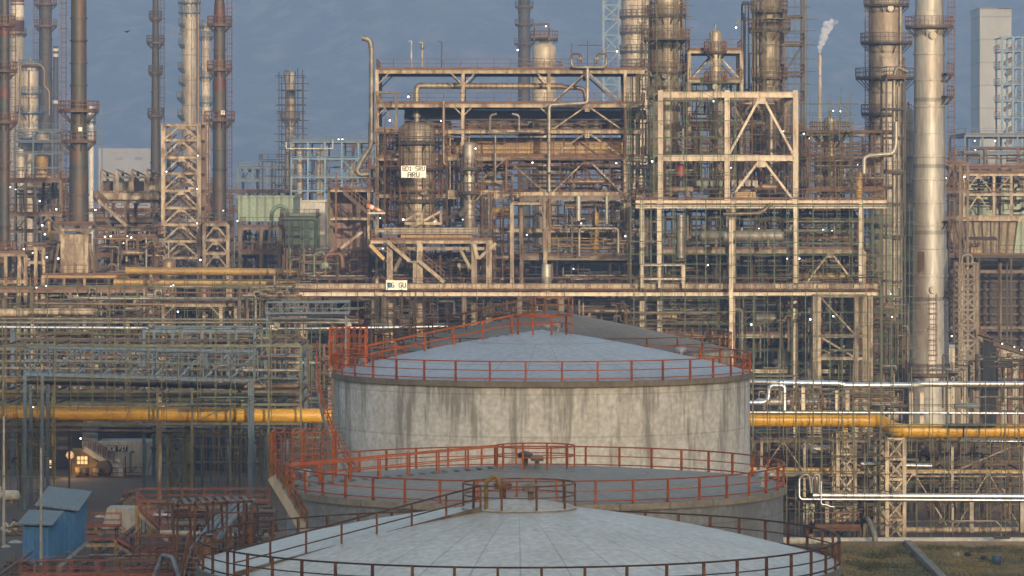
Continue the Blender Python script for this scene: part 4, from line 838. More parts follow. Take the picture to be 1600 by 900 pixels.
pipe('hazy bent overhead line right of the round-topped vessel', [(30, 230, 698), (32, 100, 698), (62, 100, 698), (69, 108, 698), (69, 135, 698), (77, 142, 698), (77, 180, 698)], 3.4, 'tan_pipe')
vessel('white upright vessel with blue frame right of the thickest stack', 138, 146, 165, None, 820, 'band_white', plats=[(190, 3)], lm='blue_steel')
steel('faint blue frame around the white vessel behind the thickest stack', 818, 8, [136, 153], [162, 180, 200, 225], 'blue_steel', cw=1.6, bh=1.4, m2='blue_steel', joists=False)
# cream lift tower: eight pale crossbeams
steel('tall cream lift tower with nine pale crossbeams and zigzag stairs', 490, 8, [255, 311], [195, 219, 246, 271, 298, 325, 351, 377, 403], 'cream', 'lift_tower', 'lift tower', cw=6, bh=4, top=193,
      braces=[(0, k, 'A') for k in range(8)], m2='dull_cream', rails=[])
tw = T('stair_tower', 'rusty zigzag stairs climbing inside the cream lift tower', 'stair', W(283, 410, 494))
for k, (ya, yb) in enumerate([(219, 246), (246, 271), (271, 298), (298, 325), (325, 351), (351, 377), (377, 403)]): stairs(tw, 262 if k % 2 else 304, ya, 304 if k % 2 else 262, yb, 493.5, m='dull_cream', rm='rail_red')
steel('thin dark ladder frame hugging the right side of the lift tower', 494, 4, [315, 322], [180, 240, 300, 360, 415], 'rail_red', cw=2, bh=2, m2='rail_red', joists=False)
# cream furnace box under the thickest stack
fb = T('furnace', 'cream panelled furnace box with rust streaks under the thickest stack', 'furnace', (xof(117, 468), 472, zof(428, 468)))
MB().box(xof(101, 468), xof(132, 468), 468, 476, zof(428, 468), zof(366, 468)).build('casing', 'cream', fb)
for x in (98, 135): MB().bar(W(x, 429, 467.7), W(x, 357, 467.7), M(6, 468), M(5, 468), True).build('column', 'cream', fb)
MB().bar(W(94, 359, 467.6), W(139, 359, 467.6), .5, M(5, 468), True).build('beam', 'cream', fb)
pn = MB()
for i in range(3): pn.bar(W(101.5 + i * 15, 428, 467.95), W(101.5 + i * 15, 366, 467.95), .1)
for i in range(5): pn.bar(W(101, 367 + i * 15, 467.95), W(132, 367 + i * 15, 467.95), .1)
pn.build('panel_ribs', 'cream', fb)
for s in (-1, 1): MB().bar(W(116 + s * 24, 380, 467.5), W(116 + s * 32, 428, 467.5), .3).bar(W(116 + s * 20, 365, 467.5), W(116 + s * 33, 352, 467.5), .35).build('brace', 'dull_cream', fb)
steel('rusty railed platform ringing the foot of the thickest stack', 466, 10, [84, 150], [351], 'brown_steel', 'work_platform', 'work platform', cw=3, bh=3, rails=[0], decks=[0], base=356)
lf = steel('rusty railed deck below the cream furnace box', 462, 16, [66, 100, 132, 200], [432], 'tan_yellow', 'work_platform', 'work platform', cw=4, bh=4, rails=[0], decks=[0], m2='brown_steel')
vessel('wide pale furnace hopper under the furnace deck', 86, 158, 437, None, 468, 'wall_white', 'hopper', 'hopper', dome=False)
# sawtooth-roofed unit
su = steel('railed cream deck carrying four slanted roofs, left of the lift tower', 520, 14, [160, 196, 240], [302, 315, 345, 358], 'dull_cream', cw=4, bh=5, rails=[1, 2], decks=[1, 2], over=(14, 8), braces=[(0, 1, 'k'), (1, 1, 'k')], m2='brown_steel')
MB().box(xof(150, 519), xof(248, 519), 519, 519.5, zof(312, 519), zof(302, 519)).build('girder', 'cream', su)
stairs(su, 153, 313, 197, 353, 517, m='cream')
for k in range(4):
    x = 158 + k * 24; q = T('sawtooth_roof', ['leftmost slanted roof bay', 'second slanted roof bay from left', 'third slanted roof bay from left', 'rightmost slanted roof bay'][k] + ' on the cream deck beside the lift tower', 'roof bay', W(x + 11, 300, 521))
    a, b, c, d = W(x, 266, 521), W(x + 22, 276, 521), W(x, 266, 530), W(x + 22, 276, 530); t = Vector((0, 0, .25))
    MB().add([a, b, d, c, a + t, b + t, d + t, c + t], [(0, 1, 2, 3), (7, 6, 5, 4), (0, 4, 5, 1), (1, 5, 6, 2), (2, 6, 7, 3), (3, 7, 4, 0)]).build('roof_sheet', 'brown_steel', q)
    for xx, yt in ((x + .5, 266), (x + 21, 276)):
        for yy in (521, 529): MB().bar(W(xx, 300, 521).xyz + Vector((0, yy - 521, 0)), W(xx, yt, 521) + Vector((0, yy - 521, 0)), .35).build('post', 'cream', q)
    MB().bar(W(x, 270, 521), W(x + 12, 280, 521), .18).bar(W(x + 22, 277, 521), W(x + 8, 277, 521), .25).build('brace', 'dull_cream', q)
    MB().box(xof(x + 3, 524), xof(x + 19, 524), 524, 528, zof(299, 524), zof(283, 524)).build('cooler_box', 'siding_pale' if k % 2 else 'brown_steel', q)
# far white building, grey tower, blue plant
b_ = wall_box('hazy long white building far behind the slanted roofs', 152, 236, 233, None, 2000, 40, 'wall_white', roof='wall_white'); windows(b_, 170, 232, 243, 252, 2000, 2, 1, 13, 4, 'siding_pale')
gt = T('concrete_tower', 'tall windowless grey tower block at the right, seen through haze', 'tower', (xof(1556, 1400), 1415, G))
MB().box(xof(1531, 1400), xof(1560, 1400), 1400, 1428, G, zof(13, 1400)).build('wall', 'tower_grey', gt); MB().box(xof(1560.4, 1400), xof(1581, 1400), 1400.9, 1428, G, zof(13.5, 1400)).build('wall', 'tower_grey', gt)
MB().box(xof(1530.5, 1400), xof(1581.5, 1400), 1399.4, 1428.6, zof(13, 1400), zof(11.5, 1400)).build('parapet', 'concrete', gt)
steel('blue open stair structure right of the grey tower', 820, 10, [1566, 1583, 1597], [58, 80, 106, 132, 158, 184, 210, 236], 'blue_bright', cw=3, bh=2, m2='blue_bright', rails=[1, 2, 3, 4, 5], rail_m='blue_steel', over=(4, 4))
pt = T('preheater_tower', 'faint brownish pipe-hung side of the grey tower', 'tower structure', W(1572, 230, 880)); 
for k in range(9): MB().bar(W(1571 - (k % 2) * 3, 226 - k * 18, 880), W(1590, 213 - k * 18, 880), 1.0).build('duct', 'brown_steel', pt)
# blue lattice and fat hazy column behind the top beam
steel('pale blue lattice mast in front of the fat hazy column', 800, 8, [943, 968], [-30, 8, 30, 55, 80, 106, 132, 160, 200], 'blue_bright', 'lattice_mast', 'lattice mast', cw=3, bh=2, braces=[(0, k, 'X' if k % 2 else '/') for k in range(8)], m2='blue_steel', joists=False)
vessel('fat hazy banded column directly left of the ribbed columns', 972, 1018, -30, None, 640, 'far_clad', plats=[(25, 3), (50, 3), (80, 3), (104, 3)], nozz=4, lm='stack_far', dm='stack_far', flare=0)
vessel('small hazy vessel with funnel base rising over the top beam', 832, 869, 64, None, 560, 'far_clad', plats=[(60, 3), (108, 10)], nozz=4, seed=9)
steel('rusty pipe cage on top of the funnel vessel', 558, 5, [835, 858], [37, 58], 'brown_steel', cw=2, bh=2, base=64, m2='brown_steel', rails=[1])
# scaffolded tower far left of centre
vessel('hazy column wrapped in scaffold left of centre', 446, 460, 112, None, 700, 'far_clad', plats=[(185, 8)], seed=8)
scaffold('grey scaffold wrapped around the hazy column left of centre', 437, 471, 118, 300, 694, 8, 4, 16, 'stack_far', seed=3, t=.16)
pipe('inverted-U vent on top of the hazy scaffolded column', [(444, 128, 699), (444, 111, 699), (453, 111, 699), (453, 128, 699)], 1.6, 'stack_far', bend=1.8)
# blue process structure
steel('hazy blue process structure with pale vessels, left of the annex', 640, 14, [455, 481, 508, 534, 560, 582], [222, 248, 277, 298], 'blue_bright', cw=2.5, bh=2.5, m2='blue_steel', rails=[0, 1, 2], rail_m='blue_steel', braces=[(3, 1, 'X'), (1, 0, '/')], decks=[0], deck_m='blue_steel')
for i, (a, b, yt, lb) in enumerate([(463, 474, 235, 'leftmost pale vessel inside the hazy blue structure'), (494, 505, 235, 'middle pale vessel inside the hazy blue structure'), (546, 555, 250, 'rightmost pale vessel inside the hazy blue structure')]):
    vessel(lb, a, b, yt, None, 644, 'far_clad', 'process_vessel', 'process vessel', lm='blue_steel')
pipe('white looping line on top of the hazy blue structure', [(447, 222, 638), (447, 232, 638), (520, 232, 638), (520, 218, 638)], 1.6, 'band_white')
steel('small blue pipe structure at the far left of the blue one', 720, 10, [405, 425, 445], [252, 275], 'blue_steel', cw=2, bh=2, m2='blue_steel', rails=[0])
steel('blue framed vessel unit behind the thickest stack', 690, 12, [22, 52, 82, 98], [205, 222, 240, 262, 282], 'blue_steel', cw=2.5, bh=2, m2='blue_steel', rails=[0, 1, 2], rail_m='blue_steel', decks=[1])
for i, (a, b, yt, yb, lb) in enumerate([(27, 37, 232, 290, 'left white drum-like vessel in the blue framed unit'), (54, 76, 205, 222, 'round pale tank on top of the blue framed unit'), (55, 74, 240, 290, 'tan vessel in the middle of the blue framed unit')]):
    vessel(lb, a, b, yt, yb, 692, ['band_white', 'far_clad', 'tan_yellow'][i], 'process_vessel', 'process vessel', dome=i != 1)
# green tank building group
g_ = wall_box('pale green corrugated shed behind the green pipes', 372, 458, 309, 346, 600, 20, 'pale_green', roof='pale_green')
g_ = wall_box('mint green louvred block below the pale green shed', 440, 492, 338, None, 560, 12, 'pale_green', roof='green_paint'); windows(g_, 446, 470, 350, 420, 560, 1, 5, 22, 6, 'dark_siding_and_shade')
wall_box('cream gabled shed right of the pale green shed', 460, 508, 316, None, 620, 14, 'wall_white', roof='wall_white')
steel('green pipe rack standing in front of the mint green block', 545, 8, [438, 452, 472, 494], [342, 358, 374, 392, 410], 'pale_green', cw=3, bh=3, m2='green_paint', rails=[0], joists=False)
pipe('thick green pipe arching over the green block', [(424, 345, 556), (424, 332, 556), (432, 322, 556), (444, 322, 556), (450, 334, 556), (450, 346, 556)], 6, 'green_paint', bend=2)
pipe('green pipe standing left of the annex with long horizontal top', [(436, 342, 540), (494, 342, 540), (494, 420, 540)], 6, 'green_paint')
pipe('green pipe loop in front of the red annex, left of the walkway', [(491, 430, 424), (491, 396, 424), (506, 394, 424), (508, 405, 424)], 4.5, 'green_paint')
rp = pipe('rusty pipe loop with a fat round valve left of the walkway', [(508, 430, 424), (508, 398, 424), (534, 396, 424), (535, 418, 424)], 7, 'pipe_rust')
MB().lathe_x(W(508, 415, 423).x, 423, W(508, 415, 423).z, [(.02, -.4), (M(5.5, 423), -.3), (M(5.5, 423), .3), (.02, .4)], 18, ax=(0, 1, 0)).build('valve_body', 'green_paint', rp)
# tan and yellow lines of the middle distance
pipe('upper dull yellow pipe crossing left of the walkway', [(196, 423, 455), (505, 426, 455)], 12, 'tan_yellow', n=18, sup=[(236, 426, None, 455), (360, 430, None, 455), (430, 430, None, 455)])
pipe('lower dull yellow pipe, shorter, just under the upper one', [(178, 441, 460), (470, 441, 460)], 10, 'tan_yellow', n=18)
vessel('fat tan vessel standing between the two dull yellow pipes', 250, 274, 404, None, 462, 'tan_pipe', 'process_vessel', 'process vessel')
pipe('long pale grey insulated pipe above the cream header, far left', [(60, 449, 440), (262, 448, 440), (470, 448, 440)], 6, 'pipe_grey', sup=[(94, 450, 490, 440), (214, 450, 490, 440)])
pipe('thick cream insulated header at the left edge', [(-20, 489, 425), (140, 487, 425), (152, 489, 425)], 13, 'cream', n=18, sup=[(51, 492, None, 425), (132, 492, None, 425)])
pipe('straight bright silver pipe running across the left half', [(-20, 511, 380), (460, 514, 380), (700, 510, 380)], 4.6, 'silver', sup=[(20, 512, None, 380), (225, 512, None, 380), (316, 512, None, 380), (398, 512, None, 380)], supm='blue_steel')
pipe('dull grey pipe just above the silver one, left half', [(-20, 504, 384), (560, 504, 384)], 4, 'pipe_grey')
pipe('pale pipe above the walkway scaffold left of the tanks', [(420, 498, 372), (531, 500, 372)], 5, 'wall_white')
for nm_, x in (('left', 433), ('right', 545)):
    q = T('valve_box', nm_ + ' white box with round face on the silver pipe', 'valve box', W(x, 516, 371)); MB().box(xof(x - 11, 371) if x < 500 else xof(x - 5, 371), xof(x, 371), 371, 372, zof(516, 371), zof(508, 371)).build('housing', 'band_white', q)
    MB().lathe_x(xof(x, 371), 370.8, zof(508, 371), [(.02, -.1), (.3, -.1), (.3, .1), (.02, .1)], 12, ax=(0, 1, 0)).build('dial', 'pipe_grey', q)
# near pipe rack on the left with the blue truss bridge
def truss(lab, x0, x1, yt0, yt1, yb0, yb1, Y, D, n, m, legs, f=.65):
    root = T('truss_bridge', lab, 'truss bridge', (xof((x0 + x1) / 2, Y), Y + D / 2, G))
    for yy in (Y, Y + D):
        MB().bar(W(x0, yt0, Y).xyz + Vector((0, yy - Y, 0)), W(x1, yt1, Y) + Vector((0, yy - Y, 0)), .3 * f, .35 * f, True).build('top_chord', m, root)
        MB().bar(W(x0, yb0, Y) + Vector((0, yy - Y, 0)), W(x1, yb1, Y) + Vector((0, yy - Y, 0)), .35 * f, .5 * f, True).build('bottom_chord', m, root)
        for i in range(n + 1):
            t = i / n; a = W(x0 + (x1 - x0) * t, yt0 + (yt1 - yt0) * t, Y); b = W(x0 + (x1 - x0) * t, yb0 + (yb1 - yb0) * t, Y); o = Vector((0, yy - Y, 0)); MB().bar(a + o, b + o, .18 * f).build('post', m, root)
            if i < n: c = W(x0 + (x1 - x0) * (i + 1) / n, yt0 + (yt1 - yt0) * (i + 1) / n, Y); MB().bar(b + o, c + o, .17 * f).build('diagonal', m, root)
    h_ = MB(); handrail_mb(h_, W(x0, yt0 + 18, Y - .4), W(x1, yt1 + 20, Y - .4), 1.1, 1.5); h_.build('handrail', m, root)
    MB().box(xof(x0, Y), xof(x1, Y), Y + .3, Y + D - .3, zof((yb0 + yb1) / 2 + 4, Y), zof((yb0 + yb1) / 2 + 1, Y)).build('deck', 'dark_steel', root)
    for x in legs:
        for yy in (Y, Y + D): MB().bar((xof(x, Y), yy, G), (xof(x, Y), yy, zof(yb0 + (yb1 - yb0) * (x - x0) / (x1 - x0), Y)), .42 * f, .42 * f, True).build('leg', m, root)
    return root
truss('blue steel truss bridge on tall blue legs above the yellow pipe, left', 38, 398, 545, 552, 584, 595, 338, 4, 9, 'blue_steel', [39, 66, 390])
steel('blue frame of beams and posts behind the truss bridge', 360, 10, [225, 270, 316, 357, 398], [517, 548], 'blue_steel', cw=4, bh=5, m2='blue_steel', braces=[(0, 1, '/'), (2, 1, '\\')])
steel('blue stair platform left of the orange caged stair', 352, 8, [415, 440, 470], [560, 595], 'blue_steel', cw=5, bh=4, m2='blue_steel', rails=[0], rail_m='blue_steel')
truss('small blue walkway truss under the long pale walkway, left', 415, 545, 473, 471, 491, 489, 366, 3, 6, 'blue_steel', [417, 540], .28)
pipe('long tan insulated pipe right under the truss bridge', [(-20, 594, 344), (200, 599, 344), (398, 604, 344), (470, 603, 344)], 10, 'tan_pipe', n=18, sup=[(84, 600, None, 346), (250, 604, None, 346)])
yp = pipe('thick bright yellow pipe crossing the left foreground', [(-30, 645, 346), (160, 646, 346), (518, 650, 346)], 23, 'yellow', n=24, flanges=False, sup=[(36, 650, None, 346), (300, 652, None, 348), (455, 652, None, 348)], supm='olive_tube')
pipe('short yellow pipe end at the left edge above the thick one', [(-30, 616, 356), (18, 615, 356), (26, 616, 356)], 11, 'yellow', n=18)
for i, (y, d, m_, lb) in enumerate([(553, 4, 'tan_pipe', 'thin tan line seen through the truss bridge'), (575, 5, 'pipe_grey', 'thin silver-grey line low in the truss bridge'), (588, 4, 'pipe_grey', 'grey line just under the truss deck'), (614, 4, 'olive_tube', 'olive line above the yellow pipe'), (629, 5, 'olive_tube', 'dull olive beam line right above the yellow pipe'),
        (664, 4, 'pipe_grey', 'grey line right below the thick yellow pipe'), (672, 5, 'tan_pipe', 'tan line second below the thick yellow pipe')]):
    pipe(lb, [(-20, y, 350), (470, y + 4, 350)], d, m_)
steel('olive steel pipe rack carrying the yellow and tan pipes, left', 343, 12, [5, 84, 246, 300, 360, 420, 470], [540, 612, 632, 662], 'olive_tube', cw=3, bh=4, m2='dark_steel', braces=[(3, 2, '/'), (4, 0, 'X'), (2, 0, 'X')])
steel('olive lattice tower standing at the end of the road', 352, 4, [262, 290], [664, 692, 728], 'olive_tube', 'lattice_tower', 'lattice tower', cw=5, bh=3, m2='olive_tube', braces=[(0, 0, 'X'), (0, 1, 'X'), (0, 2, 'X')])
steel('cream braced portal in the middle distance with green valve on top', 420, 10, [255, 345, 368], [477, 540], 'cream', cw=5, bh=5, over=(0, 0), rails=[0], decks=[0], m2='dull_cream', braces=[(0, 0, 'k'), (0, 1, 'k')])
seed = 300
for (lb, x0, x1, y0, y1, yy, D, n, dm, mt) in [
    ('dusty pipes filling the rack above the cream header, left edge', -10, 150, 455, 500, 430, 14, 46, 6, None), ('dusty pipes between header and cream portal', 140, 260, 452, 505, 420, 14, 44, 6, None),
    ('dusty pipes inside the cream portal', 258, 370, 482, 545, 424, 12, 44, 6, None), ('dusty pipes right of the cream portal', 370, 470, 450, 545, 410, 14, 52, 6, None),
    ('pipes behind the truss bridge, left end', -10, 140, 515, 600, 384, 14, 54, 7, None), ('pipes behind the truss bridge, middle part', 130, 270, 515, 600, 384, 14, 54, 7, None), ('pipes behind the truss bridge, right end', 260, 400, 520, 600, 384, 14, 54, 7, None),
    ('dim pipes behind the olive rack posts, left part', 0, 170, 605, 640, 362, 10, 34, 6, None), ('dim pipes behind the olive rack posts, right part', 165, 420, 605, 640, 362, 10, 46, 6, None),
    ('dark pipe cluster left of the orange stair cages', 400, 520, 540, 640, 370, 12, 50, 6, None), ('dark pipe cluster under the yellow pipe near the lower cage', 350, 440, 665, 745, 362, 10, 44, 5, ['dark_steel', 'olive_tube', 'blue_steel', 'pipe_rust', 'pipe_grey']),
    ('dark pipe stack at the left edge under the yellow pipe', -10, 68, 665, 745, 350, 10, 38, 5, ['dark_steel', 'olive_tube', 'tan_yellow', 'pipe_rust']),
    ('brown pipes around the furnace deck, left side', 0, 100, 380, 430, 470, 12, 48, 5, None), ('brown pipes right of the furnace box', 140, 250, 372, 432, 474, 14, 56, 5, None), ('grey ducts between furnace deck and header', 60, 240, 452, 482, 452, 10, 40, 7, None),
    ('brown pipes behind the base of the lift tower', 245, 330, 380, 432, 500, 12, 34, 4, None), ('small pipes left of the green block', 360, 440, 365, 425, 500, 14, 46, 4, None), ('small pipes under the annex frame', 440, 575, 388, 445, 440, 10, 60, 5, None),
    ('rusty pipe forest under the slanted roofs', 158, 248, 358, 400, 528, 14, 46, 4, None), ('rusty pipe forest left of the furnace', 0, 92, 270, 350, 540, 20, 56, 5, None)]:
    seed += 1; pipework(lb, x0, x1, y0, y1, yy, D, n, seed, dmax=dm, valves=3, mats=mt)
for i, (lb, a, b, y, d, yy, m_) in enumerate([('grey domed vessel end behind the blue frame', 290, 320, 535, 18, 392, 'insul_grey'), ('yellowish drum behind the blue frame', 370, 420, 530, 11, 392, 'tan_yellow'), ('tan drum behind the truss, left end', 60, 130, 560, 14, 394, 'tan_pipe'),
        ('dark drum behind the truss, centre', 165, 225, 555, 14, 394, 'insul_grey'), ('white drum lying on the ground at the left edge', -30, 31, 774, 17, 322, 'wall_white'), ('orange drum far left on the middle deck', -8, 12, 409, 12, 470, 'tan_yellow'),
        ('cream drum in the pipes right of the furnace', 180, 230, 395, 9, 478, 'insul'), ('grey drum under the cream header', 150, 230, 470, 9, 440, 'insul_grey')]):
    drum(lb, a, b, y, d, yy, m_)
for i, (lb, a, b, yt, yb, yy, m_) in enumerate([('large grey cylinder tank behind the rack, left of the portal', 127, 153, 464, None, 436, 'insul_grey'), ('small grey cylinder tank left of the larger one', 82, 102, 464, None, 438, 'insul_grey'), ('domed grey vessel behind the truss bridge', 205, 238, 545, None, 396, 'insul_grey'),
        ('brown upright vessel on the left middle deck', 72, 80, 345, 400, 480, 'tan_yellow'), ('tan upright vessel left of the green block', 402, 412, 390, 425, 505, 'tan_pipe'), ('pale upright vessel right of the lift tower', 332, 346, 372, 420, 500, 'insul')]):
    vessel(lb, a, b, yt, yb, yy, m_, 'process_vessel', 'process vessel', nozz=2)
for i, (lb, x0, x1, y0, y1, yy, D, nx, nz) in enumerate([
    ('olive scaffold before the truss bridge, left half', 0, 200, 520, 640, 334, 2, 7, 5), ('olive scaffold before the truss bridge, right half', 200, 420, 515, 650, 334, 2, 8, 5), ('olive scaffold under the yellow pipe, right of the lattice tower', 290, 420, 655, 750, 346, 2, 10, 6),
    ('olive scaffold under the yellow pipe at the left edge', -5, 75, 655, 770, 340, 2, 5, 6), ('olive scaffold beside the orange stair cages', 405, 520, 520, 690, 352, 2, 6, 8), ('olive scaffold over the silver pipe at left', 0, 240, 450, 515, 372, 2, 10, 4), ('olive scaffold in the middle distance left of the walkway', 250, 470, 450, 520, 374, 2, 11, 4)]):
    scaffold(lb, x0, x1, y0, y1, yy, D, nx, nz, 'olive_tube', seed=i + 70, base=y1 > 700)
# secondary frames that fill the plant behind
for i, (lb, xs, ys, yy, D, m_, rl, br) in enumerate([
    ('brown frame with railed floors at the left edge', [-5, 40, 55, 95], [283, 336, 362, 395], 520, 20, 'dull_cream', [0, 1, 3], [(0, 1, 'A'), (2, 1, 'A')]), ('dull cream portal with stair at the left edge', [-5, 9, 30, 40], [398, 440], 455, 12, 'cream', [0], [(0, 0, 'k'), (2, 0, '\\')]),
    ('small cream frame on the left middle deck', [40, 56, 68], [388, 410], 462, 8, 'cream', [], []), ('cream triple-braced frame right of the lift tower', [319, 356], [351, 375, 396, 420], 486, 8, 'cream', [0], [(0, 0, 'A'), (0, 1, 'A'), (0, 2, 'A')]),
    ('brown frame carrying the upper rusty floor left of the green block', [375, 408, 436], [357, 395, 425], 498, 10, 'dull_cream', [0, 1], [(0, 0, 'k'), (1, 0, 'k')]), ('dim frame between the furnace deck and the yellow pipes', [150, 175, 215, 245], [372, 400, 432], 480, 14, 'brown_steel', [0, 1], [(1, 0, 'X')]),
    ('hazy brown frame behind the slanted roofs', [90, 130, 170, 210, 250], [330, 352], 600, 30, 'brown_steel', [0], []), ('low hazy brown frame behind the green shed', [320, 372, 420, 470, 520], [300, 330], 680, 30, 'brown_steel', [0, 1], [(1, 0, 'X')]),
    ('rust-red frame of floors behind the conical tank, left', [460, 520, 580, 640], [470, 505, 540], 440, 12, 'brown_steel', [0, 1], [(0, 0, '/')]), ('dull frame behind the dim pipes at far left', [-5, 50, 110, 170, 230], [455, 500, 545], 432, 14, 'dull_cream', [0], [(1, 0, 'k'), (3, 1, '/')])]):
    steel(lb, yy, D, xs, ys, m_, cw=5 if yy < 500 else 4, bh=5 if yy < 500 else 4, rails=rl, decks=rl, braces=br, m2='brown_steel')

for i, (x0, x1, y, d, yy, m_, lb) in enumerate([(-20, 470, 456, 3, 432, 'pipe_rust', 'thin rusty line right under the pale grey pipe, left'), (140, 470, 466, 5, 418, 'insul_grey', 'dull insulated line crossing above the cream portal'), (60, 256, 474, 4, 415, 'tan_pipe', 'tan line ending at the cream portal, left side'),
        (-20, 560, 498, 3.5, 392, 'pipe_grey', 'uppermost of the grey lines over the silver pipe, left'), (-20, 470, 522, 4, 388, 'olive_tube', 'olive line right beneath the silver pipe'), (-20, 470, 530, 5, 386, 'tan_pipe', 'tan line second beneath the silver pipe'), (40, 470, 538, 3, 384, 'blue_steel', 'bluish thin line above the truss bridge'),
        (-20, 500, 565, 6, 372, 'insul_grey', 'dull insulated line seen behind the truss bridge'), (-20, 500, 609, 3.5, 364, 'brown_steel', 'brown line right under the long tan pipe'), (-20, 500, 621, 5, 362, 'pipe_grey', 'grey line between the tan pipe and the yellow pipe'), (-20, 500, 627, 3, 360, 'green_tube', 'green thin line right above the yellow pipe'),
        (236, 500, 682, 4, 368, 'olive_tube', 'olive line in the dark bay behind the lattice tower'), (236, 500, 700, 5, 370, 'brown_steel', 'brown line in the dark bay behind the lattice tower'), (236, 500, 722, 4, 372, 'pipe_grey', 'grey line low in the dark bay behind the lattice tower')]):
    pipe(lb, [(x0, y, yy), (x1, y + 2, yy)], d, m_)
# ---------------------------------------------------------------- right: hall, hood, front rack
hall = T('cooling_hall', 'dark louvred hall under the pale flared hood at far right', 'industrial hall', (xof(1560, 470), 480, G))
MB().box(xof(1484, 470), xof(1660, 470), 476, 500, G, zof(402, 470)).build('wall', 'dark_siding_and_shade', hall)
for k in range(13): MB().box(xof(1484, 470), xof(1660, 470), 475.4, 475.99, zof(404 + k * 13, 470), zof(401 + k * 13, 470)).build('louvre', 'brown_steel', hall)
for y in (402, 424, 512, 560): MB().bar(W(1484, y, 470), W(1660, y, 470), .3, .35, True).build('beam', 'dull_cream', hall)
for x in (1505, 1562, 1620): MB().bar((xof(x, 470), 470, G), W(x, 402, 470), .4, .4, True).build('column', 'dull_cream', hall)
hood = T('exhaust_hood', 'pale corrugated flared hood above the dark louvred hall', 'exhaust hood', W(1530, 400, 474))
a = [W(1478, 343, 471), W(1590, 343, 471), W(1583, 400, 474), W(1492, 400, 474)]; b = [v + Vector((0, 14, 0)) for v in a]
MB().add(a + b, [(3, 2, 1, 0), (0, 1, 5, 4), (1, 2, 6, 5), (3, 0, 4, 7), (4, 5, 6, 7)]).build('hood_sheet', 'siding_pale', hood)
for i in range(9): t = i / 8; MB().bar(a[0].lerp(a[1], t) + Vector((0, -.05, 0)), a[3].lerp(a[2], t) + Vector((0, -.05, 0)), .14).build('rib', 'dull_cream', hood)
MB().bar(W(1475, 341, 470.5), W(1612, 341, 470.5), .5, .7, True).build('top_beam', 'cream', hood)
cn = T('canopy', 'small dark canopy with posts in front of the flared hood', 'canopy', W(1532, 396, 468)); MB().add([W(1506, 371, 468), W(1556, 371, 468), W(1560, 376, 466), W(1508, 376, 466), W(1506, 370, 468), W(1556, 370, 468), W(1560, 375, 466), W(1508, 375, 466)], [(3, 2, 1, 0), (4, 5, 6, 7), (0, 1, 5, 4), (2, 3, 7, 6), (1, 2, 6, 5), (3, 0, 4, 7)]).build('roof_sheet', 'brown_steel', cn)
for x in (1508, 1522, 1541, 1557): MB().bar(W(x, 398, 467), W(x, 376, 467), .15).build('post', 'dull_cream', cn)
MB().box(xof(1517, 468.5), xof(1533, 468.5), 468.5, 470, zof(397, 468), zof(387, 468)).build('machine', 'tan_yellow', cn)
steel('railed deck line in front of the flared hood', 466, 4, [1480, 1530, 1580, 1640], [401], 'dark_steel', 'work_platform', 'work platform', cw=3, bh=4, rails=[0], rail_m='brown_steel', decks=[0])
steel('cream braced frame right of the silver column, on top of the hood', 482, 16, [1505, 1553, 1580, 1640], [273, 304, 341], 'cream', cw=4, bh=4, braces=[(0, 0, 'A'), (0, 1, 'A'), (1, 0, '/')], rails=[0, 1], decks=[0], m2='dull_cream')
steel('rusty railed landing with angled legs right of the silver column', 462, 6, [1475, 1500, 1512], [257, 299, 341], 'dull_cream', cw=4, bh=4, rails=[0, 1], decks=[0], braces=[(0, 0, 'A')], m2='brown_steel')
steel('rust red frame floors far right behind the hood', 560, 20, [1490, 1530, 1570, 1620], [262, 290, 315], 'rail_red', cw=3, bh=4, rails=[0, 1], decks=[0, 1], m2='brown_steel')
steel('hazy bluish platform building at the far right horizon', 760, 26, [1508, 1535, 1560, 1590, 1620], [212, 240, 262], 'blue_steel', cw=3, bh=4, rails=[0, 1, 2], decks=[0, 1, 2], m2='blue_steel', rail_m='blue_steel')
wall_box('pale green block behind the cream frame at the right', 1500, 1640, 287, None, 520, 12, 'pale_green', roof='green_paint')
pc = T('pipe_portal', 'double-hooped pale pipe portal on a lattice stand right of the silver column', 'pipe portal', (xof(1511, 440), 440, G))
MB().tube([W(1503, 620, 440), W(1503, 398, 440), W(1519, 398, 440), W(1519, 412, 440)], M(2.4, 440), 10, 2).build('hooped_pipe', 'pipe_grey', pc)
for x in (1499, 1527):
    for yy in (440, 443): MB().bar((xof(x, 440), yy, G), W(x, 410, 440) + Vector((0, yy - 440, 0)), .3).build('leg', 'dull_cream', pc)
for k in range(8): MB().bar(W(1499, 412 + k * 24, 439.9), W(1527, 436 + k * 24, 439.9), .2).bar(W(1527, 412 + k * 24, 439.8), W(1499, 436 + k * 24, 439.8), .2).bar(W(1499, 412 + k * 24, 439.9), W(1527, 412 + k * 24, 439.9), .22).build('lattice', 'dull_cream', pc)
stairs(pc, 1528, 525, 1556, 552, 441, m='dull_cream')
sh = T('shed', 'rust-framed dark metal shed with lamps at the right picture edge', 'shed', (xof(1590, 400), 404, G))
a = [W(1558, 537, 400), W(1610, 556, 400)]; zb = G
MB().add([(a[0].x, 400, zb), (a[1].x, 400, zb), tuple(a[1]), tuple(a[0]), (a[0].x, 412, zb), (a[1].x, 412, zb), (a[1].x, 412, a[1].z), (a[0].x, 412, a[0].z)], [(0, 1, 2, 3), (1, 5, 6, 2), (5, 4, 7, 6), (4, 0, 3, 7)]).build('wall', 'siding_pale', sh)
MB().bar(a[0] + Vector((-.4, -.3, .1)), a[1] + Vector((.4, -.3, .1)), .25, .6).build('eave', 'brown_steel', sh)
